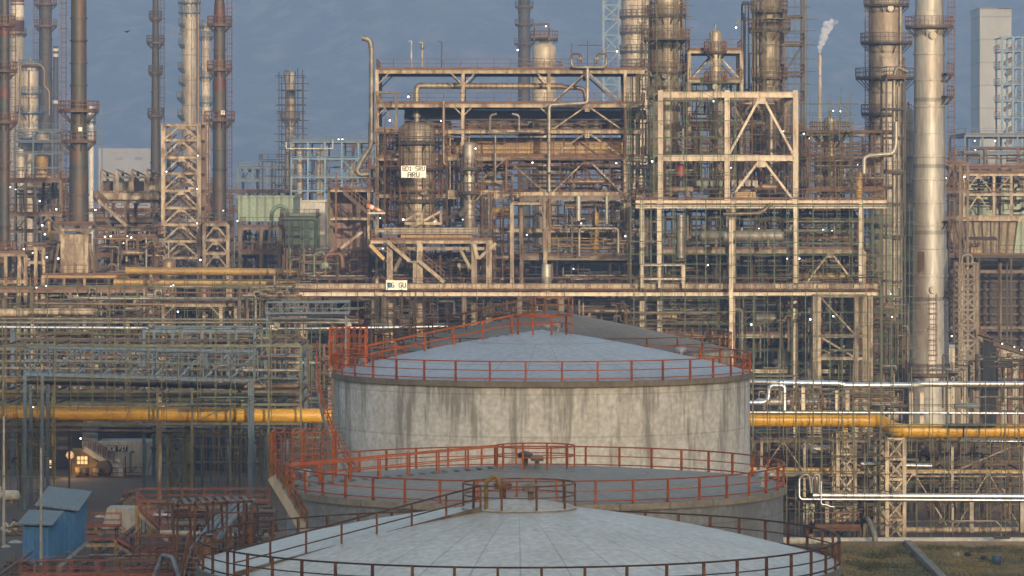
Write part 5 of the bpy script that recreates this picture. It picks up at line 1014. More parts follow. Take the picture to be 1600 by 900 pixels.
MB().add([a[0] + Vector((-.5, -.6, .35)), a[1] + Vector((.5, -.6, .35)), a[1] + Vector((.5, 12.5, .35)), a[0] + Vector((-.5, 12.5, .35)), a[0] + Vector((-.5, -.6, .5)), a[1] + Vector((.5, -.6, .5)), a[1] + Vector((.5, 12.5, .5)), a[0] + Vector((-.5, 12.5, .5))],
    [(3, 2, 1, 0), (4, 5, 6, 7), (0, 1, 5, 4), (1, 2, 6, 5), (2, 3, 7, 6), (3, 0, 4, 7)]).build('roof_sheet', 'dark_siding_and_shade', sh)
for x in (1560, 1578, 1597): MB().box(xof(x, 400) - .25, xof(x, 400) + .25, 399.7, 399.98, G, zof(545 + (x - 1560) * .37, 400)).build('frame_post', 'rail_red', sh)
wall_box('grey-blue cabinet wall behind the foot of the silver column', 1478, 1512, 543, None, 462, 6, 'siding_pale', 'shed', 'shed', roof='shed_roof')
# front pipe rack on the right
YR = 312
pipe('bright silver pipe along the top of the right front rack', [(1160, 597, YR), (1310, 599, YR), (1322, 602, YR), (1434, 602, YR), (1442, 600, YR), (1640, 601, YR)], 9, 'silver', n=20,
     sup=[(1255, 604, 648, YR + .5), (1308, 610, 648, YR + .5), (1324, 610, 648, YR + .5), (1423, 612, 662, YR + .5), (1440, 612, 662, YR + .5), (1484, 607, 650, YR + .5)], supm='cream_clean', bend=.6)
pipe('silver expansion loop hooping up beside the tall tank', [(1160, 629, YR - 1), (1192, 629, YR - 1), (1200, 625, YR - 1), (1203, 602, YR - 1), (1226, 602, YR - 1), (1226, 643, YR - 1)], 7, 'silver', n=16, bend=1.2)
pipe('thin silver line right above the yellow pipe, right front', [(1160, 644, YR - .6), (1640, 646, YR - .6)], 4, 'silver')
pipe('cream beam-like line behind the silver one at right', [(1160, 608, YR + 3), (1330, 609, YR + 3)], 5, 'cream')
pipe('thick bright yellow pipe with a jog crossing the right foreground', [(1160, 656, YR), (1374, 657, YR), (1400, 673, YR - 2), (1650, 673, YR - 2)], 22, 'yellow', n=24, bend=.9, flanges=False, sup=[(1321, 662, 700, YR + .4)], supm='yellow')
pipe('silver line tucked under the yellow pipe at far right', [(1500, 688, YR), (1650, 691, YR)], 6, 'silver')
pipe('upper small silver pipe in the middle of the right rack', [(1345, 725, YR + 2), (1456, 728, YR + 2)], 7, 'silver')
pipe('tan insulated pipe across the right rack', [(1170, 733, YR + 3), (1650, 738, YR + 3)], 7, 'tan_yellow')
pipe('pale narrow beam pipe under the tan one, right rack', [(1160, 743, YR + 2.4), (1650, 745, YR + 2.4)], 3, 'cream')
pipe('long doubled silver pipe low across the right rack', [(1270, 774, YR - 3), (1650, 776, YR - 3)], 9, 'silver', n=18, sup=[(1292, 780, 830, YR - 3), (1518, 782, 832, YR - 3), (1597, 782, 832, YR - 3)], supm='pipe_grey')
pipe('thin silver pipe under the doubled one, bending up to the tank', [(1640, 782, YR - 4), (1252, 780, YR - 4), (1249, 776, YR - 4), (1249, 748, YR - 4), (1254, 742, YR - 4), (1268, 744, YR - 4), (1270, 770, YR - 4)], 3.6, 'silver')
pipe('silver stub leaving the flat grey tank at right', [(1200, 742, YR - 3), (1262, 742, YR - 3), (1276, 745, YR - 3), (1280, 772, YR - 3)], 8, 'pipe_grey')
for i in range(3): pipe(['left', 'middle', 'right'][i] + ' one of three curved hose bends beside the flat grey tank', [(1250 + i * 10, 748, YR - 5), (1256 + i * 9, 741, YR - 5), (1264 + i * 8, 742, YR - 5), (1268 + i * 6, 770, YR - 5)], 5, 'pipe_grey' if i != 1 else 'brown_steel', flanges=False)
pipe('small silver drain line stepping down beside the hoses', [(1283, 752, YR - 6), (1283, 788, YR - 6), (1293, 789, YR - 6), (1298, 792, YR - 6), (1304, 792, YR - 6)], 2.6, 'silver')
pipe('pale low water main running along the grass edge', [(1150, 846, 306), (1650, 846, 306)], 13, 'wall_white', n=18)
pipe('second pale pipe behind the low water main', [(1400, 828, 311), (1650, 828, 311)], 9, 'cream', n=16)
pipe('grey gooseneck pipe arching over the low water main', [(1349, 838, 308), (1350, 812, 308), (1356, 811, 306), (1367, 835, 304.4), (1367, 851, 304.4)], 9, 'pipe_grey', n=14, flanges=False)
pipe('thin grey pipe frame standing on the low main, right', [(1489, 838, 307), (1489, 814, 307), (1556, 814, 307), (1564, 822, 307), (1564, 840, 307)], 2.4, 'pipe_grey')
def lattice(lab, x0, x1, yt, Y, D, m, n):
    root = T('lattice_tower', lab, 'lattice tower', (xof((x0 + x1) / 2, Y), Y + D / 2, G)); zt = zof(yt, Y); X = (xof(x0, Y), xof(x1, Y))
    for yy in (Y, Y + D):
        for x in X: MB().bar((x, yy, G), (x, yy, zt), .3, .3, True).build('leg', m, root)
        for k in range(n):
            z0, z1 = G + (zt - G) * k / n, G + (zt - G) * (k + 1) / n
            MB().bar((X[0], yy, z0), (X[1], yy, z1), .13).bar((X[1], yy + .14, z0), (X[0], yy + .14, z1), .13).build('cross_brace', m, root); MB().bar((X[0], yy, z1), (X[1], yy, z1), .2).build('strut', m, root)
    for x in X: MB().bar((x, Y, zt), (x, Y + D, zt), .25).build('strut', m, root)
    return root
lattice('left cream lattice tower of the right front rack', 1309, 1336, 678, 311, 4, 'cream', 5)
lattice('right cream lattice tower of the right front rack', 1386, 1413, 686, 309, 4, 'cream', 5)
steel('long cream pipe rack carrying the right front pipes', 314, 9, [1190, 1257, 1367, 1488, 1600], [690, 738], 'cream', cw=4, bh=3, m2='brown_steel', over=(10, 20), braces=[(0, 0, 'A'), (3, 0, '/'), (2, 1, 'A'), (3, 1, 'A'), (1, 0, '\\')])
steel('rusty red railed platform beside the low main', 306, 4, [1272, 1300, 1345], [827], 'rail_red', 'work_platform', 'work platform', cw=3, bh=5, rails=[0], decks=[0])
lattice('small pale lattice stand beside the flat grey tank', 1262, 1270, 790, 309, 1, 'pipe_grey', 3)
for i, (lb, x0, x1, y0, y1, nx, nz) in enumerate([('olive scaffold poles over the right front rack, left part', 1180, 1380, 590, 700, 9, 4), ('olive scaffold poles over the right front rack, right part', 1400, 1620, 600, 700, 8, 3), ('olive scaffold low in the right rack, left part', 1230, 1390, 690, 845, 9, 6), ('olive scaffold low in the right rack, right part', 1390, 1620, 690, 845, 10, 5)]):
    scaffold(lb, x0, x1, y0, y1, 306.5 + i * .9, 2, nx, nz, 'olive_tube', seed=i + 90, base=y1 > 800, t=.06)
seed = 500; SHADE_MATS = ['dark_steel', 'brown_steel', 'pipe_rust', 'dark_steel', 'tan_pipe']  # dark tones put the shade behind the rack into the pipe colours
for (lb, x0, x1, y0, y1, yy, D, n, dm, mt) in [
    ('pipes coloured dark as shade behind the right rack, left part', 1170, 1320, 690, 770, 322, 14, 34, 6, SHADE_MATS), ('pipes coloured dark as shade behind the right rack, middle part', 1320, 1480, 690, 770, 322, 14, 34, 6, SHADE_MATS), ('pipes coloured dark as shade behind the right rack, right part', 1480, 1640, 690, 770, 322, 14, 30, 6, SHADE_MATS),
    ('low pipes coloured dark as shade near the ground, right rack left part', 1230, 1420, 775, 830, 318, 12, 34, 5, ['dark_steel', 'brown_steel', 'pipe_rust', 'dull_cream']), ('low pipes coloured dark as shade near the ground, right rack right part', 1420, 1640, 775, 830, 318, 12, 34, 5, ['dark_steel', 'brown_steel', 'pipe_rust', 'dull_cream']),
    ('pipes between yellow pipe and silver pipe at the right', 1180, 1420, 610, 650, 330, 20, 50, 5, None), ('pipes at the foot of the silver column, right side', 1480, 1640, 560, 650, 380, 20, 46, 6, ['dark_steel', 'brown_steel', 'pipe_grey']),
    ('pipes in the frame above the flared hood', 1490, 1640, 262, 340, 490, 16, 70, 5, None), ('dark pipes left of the silver column foot', 1345, 1425, 465, 650, 432, 10, 60, 5, ['dark_steel', 'brown_steel', 'pipe_rust', 'pipe_grey'])]:
    seed += 1; pipework(lb, x0, x1, y0, y1, yy, D, n, seed, dmax=dm, valves=3, mats=mt)
for (lb, a, b, y, d, yy, m_) in [('dim silver drum in the right rack, left bay', 1250, 1300, 702, 14, 326, 'insul_grey'), ('brown drum in the right rack, right bay', 1438, 1462, 708, 13, 326, 'brown_steel'), ('grey drum behind the yellow pipe at right', 1240, 1300, 628, 11, 340, 'insul_grey'), ('pale cylinder lying behind the silver column foot', 1490, 1532, 634, 9, 350, 'shed_roof')]:
    drum(lb, a, b, y, d, yy, m_)
r_ = wall_box('shaded low blockhouse behind the right rack', 1410, 1470, 700, None, 338, 6, 'concrete', 'blockhouse', 'building', roof='concrete'); windows(r_, 1420, 1466, 706, 728, 338, 3, 1, 6, 14, 'dark_siding_and_shade')
wall_box('long near-black wall painted as shade behind the right rack', 1176, 1660, 690, None, 336, 1, 'dark_siding_and_shade', 'wall', 'wall', roof='brown_steel')  # near-black sheet added to paint the shade between the rack posts
# kerb walls around the grass
def wallp(lab, pts, h, t, m):
    q = MB(); 
    for p, s in zip(pts, pts[1:]): q.bar((p[0], p[1], h / 2), (s[0], s[1], h / 2), t, h)
    return solo(q, 'retaining_wall', m, lab, 'wall')
gx = lambda px, py: (xof(px, H * F / (py - HZ)), H * F / (py - HZ))
wallp('low concrete wall between the pale main and the grass', [gx(1310, 857), gx(1660, 857)], .55, .4, 'concrete')
wallp('slanting concrete kerb wall splitting the dry grass', [gx(1418, 858), gx(1478, 920)], .7, .55, 'concrete')
def tuft(lab, px, py, s, n, seed, m='leaf', grp=None):
    rnd = random.Random(seed); x, y = gx(px, py); q = MB()
    for i in range(n):
        a = rnd.random() * 6.28; d = rnd.random() ** .5 * s * 1.5; hx, hy = x + d * math.cos(a), y + d * math.sin(a); l = rnd.uniform(.25, .7) * s * (1 - d / s * .4); b = rnd.random() * 6.28; w = .03 + .05 * rnd.random()
        q.add([(hx - w, hy, .0), (hx + w, hy, .0), (hx + math.cos(b) * l * .4 + w, hy + math.sin(b) * l * .4, l * .7), (hx + math.cos(b) * l * .7, hy + math.sin(b) * l * .7, l)], [(0, 1, 2), (1, 2, 3)])
    o = solo(q, 'bush', m, lab, 'bush', grp); return o
for i, (px, py, s, lb) in enumerate([(1398, 872, 1.6, 'low scrub against the left side of the slanting kerb wall'), (1460, 862, 1.3, 'dark green scrub just right of the kerb wall top'), (1500, 860, .9, 'small scrub second right of the kerb wall'), (1545, 862, 1.1, 'scrub beside the low main at far right'), (1585, 866, 1.2, 'scrub nearest the right picture edge'), (1340, 884, 1.0, 'dry clump beside the front tank rim'), (1380, 890, 1.3, 'dry clump low in the grass left of the kerb'), (1470, 890, 1.2, 'green clump low in the grass right of the kerb')]):
    tuft(lb, px, py, s, 260, i + 1)
blades = random.Random(2); q = MB()
for i in range(9000):
    x, y = blades.uniform(24, 47), blades.uniform(262, 302.4); l = blades.uniform(.1, .38); b = blades.random() * 6.28; w = .025; z = bumpy(x, y)
    q.add([(x - w, y, z), (x + w, y, z), (x + math.cos(b) * l * .5, y + math.sin(b) * l * .5, z + l)], [(0, 1, 2)])
o = q.build('grass_blades', 'grass_dry'); tag(o, 'dry yellow-brown grass covering the yard right of the tanks', 'grass'); o['kind'] = 'stuff'
x, y = gx(1557, 884); bt = T('barrel', 'blue plastic barrel lying in the dry grass', 'barrel', (x, y, .2)); MB().lathe(x, y, [(.3, .1), (.36, .2), (.36, .7), (.3, .8), (.1, .81)], 16).build('body', 'blue_steel', bt)
for i, (px, py, m_) in enumerate([(1496, 871, 'wall_white'), (1512, 870, 'dark_steel'), (1537, 876, 'dark_steel')]):
    x, y = gx(px, py); q = MB().lathe(x, y, [(.25, .1), (.3, .2), (.2, .35), (.05, .4)], 7); solo(q, 'rubble', m_, ['pale stone lying in the grass right of the kerb', 'dark stone next to the pale stone in the grass', 'dark lump near the blue barrel in the grass'][i], 'stone')
b = T('timber_frame', 'small dark open box frame resting on the low white main', 'frame', W(1566, 840, 304)); MB().bar(W(1553, 840, 304), W(1578, 840, 304), .2).bar(W(1553, 832, 304), W(1578, 832, 304), .15).bar(W(1553, 840, 304), W(1553, 831, 304), .15).bar(W(1578, 840, 304), W(1578, 831, 304), .15).bar(W(1566, 840, 304), W(1566, 831, 304), .12).build('bars', 'dark_steel', b)
# ---------------------------------------------------------------- left foreground: pit building, yard, sheds
YP = 380
pit = T('pit_building', 'whitewashed pit building with dark opening and outside stair, end of the road', 'building', (xof(180, YP), YP + 5, G))
MB().box(xof(128, YP), xof(238, YP), YP, YP + 10, G, zof(690, YP)).build('wall', 'wall_white', pit)
MB().box(xof(128, YP), xof(152, YP), YP + .5, YP + 10, zof(689.9, YP), zof(668, YP)).build('upper_wall', 'blue_steel', pit)
MB().box(xof(152.2, YP), xof(228, YP), YP + 5, YP + 9, zof(689.9, YP), zof(668, YP)).build('opening', 'opening_shade', pit)  # solid near-black block: the opening's shade is put into its colour
MB().box(xof(112, YP), xof(176, YP), YP - 3, YP - .1, G, G + .15).build('plinth', 'concrete', pit)
qd = MB(); P1, P2, P3 = W(112, 748, YP - 2.2), W(176, 748, YP - 2.2), W(131, 702, YP - 2.2)
yf, yb_ = YP - 2.2, YP - .3; A = [(xof(112, yf), G), (xof(176, yf), G), (xof(131, yf), zof(702, yf)), (xof(112, yf), zof(702, yf))]
qd.add([(x, yf, z) for x, z in A] + [(x, yb_, z) for x, z in A], [(3, 2, 1, 0)[::-1], (4, 5, 6, 7)[::-1], (1, 5, 6, 2), (2, 6, 7, 3), (0, 3, 7, 4)]).build('stair_wall', 'tan_yellow', pit)
stairs(pit, 131, 701, 177, 730, YP - 2.6, 1.6, 'wall_white', 'rail_red', th=.5)
MB().box(xof(174, YP - 2), xof(193, YP - 2), YP - 2.5, YP - .2, G, zof(731, YP - 2)).build('landing', 'wall_white', pit)
wn = MB().box(xof(120, yf), xof(137, yf), yf - .1, yf - .003, zof(725, yf), zof(713, yf)).build('window', 'window_lit', pit)
wq = MB()
for i in range(4): wq.bar(W(120 + i * 5.7, 725.5, yf - .14), W(120 + i * 5.7, 712.5, yf - .14), .07)
for y in (712.5, 719, 725.5): wq.bar(W(120, y, yf - .14), W(137, y, yf - .14), .07)
wq.build('frame', 'tan_yellow', wn)
sign('black board lettered BCW PIT on the white wall', 166, 199, 696, 705.5, YP - .12, ['BCW PIT'], 'sign_black', 'sign_white', frac=.9)
pipe('green hooked standpipe on the white pit wall', [(204, 738, YP - 1), (204, 708, YP - 1), (207, 704, YP - 1), (209, 708, YP - 1)], 3.6, 'green_paint', flanges=False); pipe('short green bent pipe beside the hooked one', [(206, 737, YP - 1.2), (214, 728, YP - 1.2)], 3, 'green_paint', flanges=False)
pipe('slim red pipe on the white pit wall', [(196, 746, YP - 1), (196, 713, YP - 1)], 2.4, 'rail_red', flanges=False)
rr = T('guard_rail', 'rusty guard rail along the foot of the pit building', 'railing', (xof(175, YP - 4), YP - 4, .004)); h_ = MB(); handrail_mb(h_, W(129, 748, YP - 4).xyz * Vector((1, 1, 0)) if 0 else Vector((xof(129, YP - 4), YP - 4, 0)), Vector((xof(222, YP - 4), YP - 4, 0)), 1.0, 2.4); h_.build('rails', 'rail_red', rr)
for i, (px, m_) in enumerate([(122, 'tan_yellow'), (134, 'dull_cream'), (150, 'tan_yellow')]):
    x = xof(px, YP - 3.4); b = T('barrel', ['leftmost barrel under the lit window', 'middle pale barrel by the pit stair', 'third barrel by the pit stair'][i], 'barrel', (x, YP - 3.4, .16)); MB().lathe(x, YP - 3.4, [(.3, .16), (.32, .2), (.32, .5), (.34, .53), (.32, .56), (.32, .95), (.28, 1.0)], 16).build('body', m_, b)
b = T('cable_reel', 'dark cable reel leaning under the outside stair', 'cable reel', (xof(163, YP - 3), YP - 3, G)); MB().lathe_x(xof(163, YP - 3), YP - 3, .85, [(.02, -.3), (.8, -.3), (.8, -.2), (.35, -.2), (.35, .2), (.8, .2), (.8, .3), (.02, .3)], 18, ax=(.3, 1, 0)).build('reel', 'dark_steel', b)
# round warm lit fan lamp on pole, lit windows behind
b = T('yard_lamp', 'round glowing yard lamp on a thin pole left of the pit building', 'lamp', (xof(109.5, YP - 4), YP - 4, 0)); c = W(109.5, 711, YP - 4); MB().lathe_x(c.x, c.y, c.z, [(.02, -.1), (.32, -.08), (.32, .1), (.02, .12)], 18, ax=(0, 1, 0)).build('lens', 'lamp_warm', b)
MB().bar((c.x, c.y + .2, 0), (c.x, c.y + .2, c.z + .4), .12).build('pole', 'dull_cream', b); MB().lathe_x(c.x, c.y, c.z, [(.33, -.12), (.4, -.12), (.42, .2), (.1, .3)], 18, ax=(0, 1, 0)).build('lamp_housing', 'dark_steel', b)
ll = bpy.data.lights.new('yard_lamp_light', 'POINT'); lo = bpy.data.objects.new('yard_lamp_light', ll); COL.objects.link(lo); ll.energy = 120; ll.color = (1, .62, .28); ll.shadow_soft_size = .35; lo.parent = b; lo.location = c + Vector((0, -.8, 0)) - Vector(b.location)
for i, (x0, x1, y0, y1, lb) in enumerate([(75, 82, 718, 730, 'narrow glowing window panel left of the yard lamp'), (246, 258, 715, 733, 'glowing window panel right of the pit building')]):
    b = T('lit_panel', lb, 'lit window', W((x0 + x1) / 2, y1, YP - 1)); MB().box(xof(x0, YP), xof(x1, YP), YP - 1, YP - .9, zof(y1, YP), zof(y0, YP)).build('pane', 'window_lit', b); MB().box(xof(x0, YP) - .15, xof(x1, YP) + .15, YP - .88, YP + .3, zof(y1, YP) - .15, zof(y0, YP) + .15).build('frame', 'dark_steel', b)
wall_box('near-black wall painted as shade under the rack right of the pit building', 240, 500, 662, None, 386, 2, 'dark_siding_and_shade', 'wall', 'wall', roof='dark_steel'); wall_box('near-black wall painted as shade under the rack left of the pit building', -30, 127, 655, None, 388, 2, 'dark_siding_and_shade', 'wall', 'wall', roof='dark_steel')  # near-black sheets put the shade under the rack into colour
wall_box('blue-grey cabinet shelter behind the lattice tower', 240, 300, 665, None, 378, 4, 'blue_steel', 'shelter', 'shelter', roof='shed_roof')
# blue sheds
def blueshed(lab, x0, x1, x2, yfl, yfr, ybase, Y, D, D2):
    # x0..x1 front face, x1..x2 right side face; roof slopes
    a, b = xof(x0, Y), xof(x1, Y); c = xof(x2, Y + D); zl, zr = zof(yfl, Y), zof(yfr, Y); zb = G
    root = T('shed', lab, 'shed', ((a + b) / 2, Y + D / 2, zb)); dx = c - b
    V = [(a, Y, zb), (b, Y, zb), (b, Y, zr), (a, Y, zl), (a + dx, Y + D, zb), (c, Y + D, zb), (c, Y + D, zr + D2), (a + dx, Y + D, zl + D2)]
    MB().add(V, [(0, 1, 2, 3), (1, 5, 6, 2), (5, 4, 7, 6), (4, 0, 3, 7), (3, 2, 6, 7)]).build('wall', 'shed_blue', root)
    rb = MB(); n = int((b - a) / .32)
    for i in range(n + 1): x = a + (b - a) * i / n; rb.bar((x, Y - .02, zb), (x, Y - .02, zl + (zr - zl) * i / n), .11, .09)
    for i in range(int(D / .32) + 1): t = i / int(D / .32); rb.bar((b + dx * t + .02, Y + D * t, zb), (b + dx * t + .02, Y + D * t, zr + D2 * t), .09, .11)
    rb.build('ribs', 'shed_blue', root); o = .45; t = Vector((0, 0, .1)); e = Vector((0, 0, .14))
    R_ = [Vector(V[3]) + Vector((-o, -o, 0)) + e, Vector(V[2]) + Vector((o, -o, 0)) + e, Vector(V[6]) + Vector((o, o, 0)) + e, Vector(V[7]) + Vector((-o, o, 0)) + e]
    MB().add(R_ + [v + t for v in R_], [(3, 2, 1, 0), (4, 5, 6, 7), (0, 1, 5, 4), (1, 2, 6, 5), (2, 3, 7, 6), (3, 0, 4, 7)]).build('roof_sheet', 'shed_roof', root)
    return root
blueshed('larger blue corrugated shed with sloping grey roof by the road', 64, 115, 134, 793, 801, 870, 296, 3.6, 1.1)
blueshed('smaller blue corrugated shed in front of the larger one', 37, 74, 90, 822, 824, 880, 290, 2.6, .75)
for x, yt, yy, lb in [(64, 700, 288, 'tall thin pale pole directly in front of the blue sheds'), (6, 650, 305, 'tall thin pale pole at the left edge')]:
    b = T('pole', lb, 'pole', (xof(x, yy), yy, 0)); MB().cyl((xof(x, yy), yy, 0), W(x, yt, yy), .13, 10, r2=.08).build('shaft', 'wall_white', b)
    if x == 6: MB().bar(W(x, 645, yy), W(x + 42, 636, yy), .06).build('arm', 'dull_cream', b); 
b = T('guy_bar', 'thin rusty bar joining the two pale poles', 'bar', W(30, 745, 300)); MB().bar(W(-5, 744, 300), W(62, 744, 290), .09).build('bar', 'dull_cream', b)
# rusty walkways, pipe trench and frames between the sheds and the tanks
def catwalk(lab, pts, Y, D, legs, m='catwalk_red', bm='cream'):
    A = [W(x, y, Y) for x, y in pts]; root = T('catwalk', lab, 'catwalk', (A[0].x, Y, G)); h_ = MB(); q = MB(); f = MB()
    for a, b in zip(A, A[1:]):
        for o in (0, D): v = Vector((0, o, 0)); handrail_mb(h_, a + v, b + v, 1.05, 1.9, .06); f.bar(a + v - Vector((0, 0, .35)), b + v - Vector((0, 0, .35)), .18, .3, True)
        u = Vector((0, D, 0)); t = Vector((0, 0, .08)); q.add([a, b, b + u, a + u, a + t, b + t, b + u + t, a + u + t], [(3, 2, 1, 0), (4, 5, 6, 7), (0, 1, 5, 4), (2, 3, 7, 6)])
    h_.build('handrail', m, root); q.build('deck', m, root); f.build('girder', bm, root)
    for x, y in legs:
        for o in (0, D): p = W(x, y, Y); MB().bar((p.x, Y + o, G), (p.x, Y + o, p.z), .25).build('leg', 'tan_yellow' if bm == 'cream' else m, root)
    return root
catwalk('upper rusty red catwalk running right from the road toward the tanks', [(215, 785), (420, 785)], 312, 1.4, [(232, 785), (300, 785), (375, 785)])
catwalk('lower rusty catwalk with a stepped end beside the blue sheds', [(134, 844), (181, 844), (207, 860), (268, 860)], 286, 1.3, [(181, 844), (262, 860)])
catwalk('bottom rusty catwalk along the lower picture edge', [(30, 900), (270, 900)], 270, 1.2, [(60, 900), (200, 900)])
catwalk('narrow rusty stair walkway descending beside the road edge', [(212, 790), (262, 838)], 300, 1.0, [(214, 790)])
catwalk('short rusty catwalk behind the small front pipes', [(134, 824), (188, 824)], 300, 1.0, [(150, 824)])
cg = T('pergola_frame', 'rusty open box frame of posts left of the nearest tank', 'steel frame', (xof(330, 262), 264, G))
for x in (275, 302, 330, 352, 378, 391):
    for yy, o in ((262, 6), (268, 0)): MB().bar((xof(x, yy), yy, G), W(x + o * 1.5 - 6, 786 - o * .6, yy), .16).build('post', 'rust_rail', cg)
for yy in (262, 268): MB().bar(W(272, 790 if yy == 262 else 782, yy), W(396, 783 if yy == 262 else 777, yy), .16).bar(W(272, 804, yy), W(396, 800, yy), .1).bar(W(272, 850, yy), W(396, 844, yy), .12).build('rail', 'rust_rail', cg)
for k in range(9): MB().bar(W(280 + k * 13.5, 789 - k * .6, 262), W(272 + k * 13.5, 779 - k * .5, 268), .3, .06).build('slat', 'dull_cream', cg)
cg2 = steel('rusty low frame with posts between lower catwalk and nearest tank', 272, 6, [205, 232, 262, 288], [868, 890], 'rust_rail', cw=3, bh=3, rails=[0], rail_m='rust_rail', m2='rust_rail')
for i in range(4): pipe(['leftmost', 'second', 'third', 'rightmost'][i] + ' of four big grey pipes slanting up to the flat tank', [(296 + i * 13, 862 - i * 3, 262), (330 + i * 11, 818 - i * 2, 276), (366 + i * 10, 783, 292)], 8 + (i % 2) * 3, 'pipe_grey', n=14)
pipe('silver insulated pipe stub under the upper catwalk', [(228, 803, 306), (290, 803, 306)], 12, 'pipe_grey', n=18); pipe('bright silver cladding pipe in front of that stub', [(238, 805, 305), (272, 805, 305)], 6, 'silver', n=16)
pipe('cream header under the upper catwalk', [(236, 818, 304), (420, 820, 304)], 9, 'cream', n=16); pipe('pale second header lower under the catwalk', [(250, 832, 300), (420, 838, 300)], 8, 'wall_white', n=16)
pipe('fat rusty brown pipe running diagonally past the blue sheds', [(100, 900, 276), (176, 850, 292), (214, 822, 306)], 9, 'pipe_rust', n=16); pipe('short rusty pipe leaving toward the lower left corner', [(-10, 905, 270), (50, 862, 286)], 5, 'pipe_rust')
pipe('bent pale pipe by the lower catwalk', [(134, 834, 289), (150, 834, 289), (158, 842, 289), (158, 858, 289)], 4, 'dull_cream'); pipe('large grey elbow at the foot of the nearest tank', [(240, 905, 264), (254, 868, 266), (270, 872, 262), (283, 910, 258)], 8, 'pipe_grey', n=14)
pipe('golden flanged line behind the lower catwalk', [(184, 871, 288), (228, 872, 288)], 6, 'tan_yellow'); pipe('dull pipe along the bottom catwalk', [(130, 893, 272), (262, 893, 272)], 5, 'dull_cream')
b = T('wellhead_valve', 'yellow-bodied upright valve assembly beside the nearest tank', 'valve', W(324, 884, 252)); c = W(324, 880, 252); MB().lathe(c.x, c.y, [(.5, c.z - 1.5), (.6, c.z - .3), (.34, c.z), (.34, c.z + .9), (.5, c.z + .95), (.5, c.z + 1.1), (.25, c.z + 1.15), (.25, c.z + 1.7), (.02, c.z + 1.75)], 16).build('body', 'tan_yellow', b)
MB().lathe_x(c.x, c.y, c.z + .5, [(.3, -.7), (.42, -.68), (.3, -.5), (.3, .5), (.42, .68), (.3, .7)], 14).build('flange', 'tan_pipe', b); MB().lathe(c.x, c.y, [(.4, c.z + 1.8), (.42, c.z + 1.86), (.38, c.z + 1.9)], 14).build('handwheel', 'pipe_grey', b)
seed = 700
for (lb, x0, x1, y0, y1, yy, D, n, dm) in [('small valves and lines under the upper catwalk, left part', 215, 320, 790, 850, 300, 8, 44, 6), ('small valves and lines under the upper catwalk, right part', 320, 425, 795, 850, 296, 8, 44, 6),
        ('rusty lines around the lower catwalk', 135, 270, 862, 905, 280, 8, 40, 5), ('lines and hoses by the rusty box frame', 270, 400, 840, 900, 266, 8, 44, 6), ('rusty scrap lines at the lower left corner', -10, 130, 880, 915, 276, 8, 26, 5)]:
    seed += 1; pipework(lb, x0, x1, y0, y1, yy, D, n, seed, dmax=dm, mats=['pipe_grey', 'pipe_rust', 'rail_red', 'dull_cream', 'tan_pipe', 'brown_steel'], valves=6)
def heap(lab, px, py, w, h, n, seed, mats, name='scrap_heap', cat='scrap heap'):
    rnd = random.Random(seed); x, y = gx(px, py); root = T(name, lab, cat, (x, y, 0)); w = M(w, y); 
    q = MB(); nn = 14
    q.lathe(x, y, [(w * .55, -.05), (w * .42, h * .25), (w * .25, h * .5), (.05, h * .62)], nn); q.v = [(a + rnd.uniform(-.3, .3), b + rnd.uniform(-.3, .3), c + rnd.uniform(-.05, .15)) for a, b, c in q.v]; q.build('earth', 'ground', root)
    for i in range(n):
        a = rnd.random() * 6.28; d = rnd.random() * w * .5; c = Vector((x + d * math.cos(a), y + d * math.sin(a) * .6, h * (.62 * (1 - d / w * 1.7)) + rnd.random() * .3)); u = Vector((rnd.uniform(-1, 1), rnd.uniform(-1, 1), rnd.uniform(-.3, .7))).normalized() * rnd.uniform(.4, 1.6)
        k = rnd.random(); b = MB()
        if k < .5: b.bar(c - u * .5, c + u * .5, .1)
        elif k < .8: b.bar(c - u * .4, c + u * .4, rnd.uniform(.4, .9), .04)
        else: b.cyl(c - u * .4, c + u * .4, .14, 10)
        b.build('scrap', rnd.choice(mats), root)
heap('tangled scrap heap of steel and sheets on the right road edge', 205, 800, 42, 2.6, 60, 1, ['wall_white', 'pipe_grey', 'brown_steel', 'rust_rail', 'dull_cream'])
heap('bundle of rusty rods and rubble left of the road', 72, 800, 34, 2.2, 60, 2, ['rust_rail', 'brown_steel', 'dark_steel', 'dull_cream'])
heap('pile of pale sacks and rubbish at the left edge of the yard', 26, 836, 34, 1.5, 34, 3, ['wall_white', 'dull_cream', 'band_white', 'brown_steel'])
heap('low rubble strip in front of the white drum', 55, 818, 40, 1.4, 40, 5, ['brown_steel', 'dull_cream', 'rust_rail'])
heap('weathered debris pile in front of the blue sheds', 30, 895, 60, 1.0, 44, 4, ['brown_steel', 'pipe_rust', 'dull_cream'])
b = T('concrete_block', 'pale sheeted concrete block standing on the right road edge', 'block', (*gx(188, 832), 0)); x, y = gx(190, 832); q = MB().box(x - 1.7, x + 1.8, y, y + 3, 0, 2.0); q.v = [(v[0] + (.5 if v[2] > 1 else 0) * (1 if v[0] < x else -.4), v[1], v[2]) for v in q.v]; q.build('body', 'wall_white', b)
wallp('concrete retaining edge beside the blue sheds', [gx(92, 905), gx(140, 862), gx(182, 838)], .9, .4, 'concrete')
for i, (px, py, s) in enumerate([(156, 808, .5), (24, 848, .6), (9, 855, .4)]):
    x, y = gx(px, py); q = MB().lathe(x, y, [(s, .0), (s * .8, .12), (s * .3, .2), (.02, .22)], 7); solo(q, 'litter', 'wall_white', ['white scrap of litter lying on the road', 'white litter bag beside the rubbish pile', 'small white litter piece nearest the left edge'][i], 'litter')
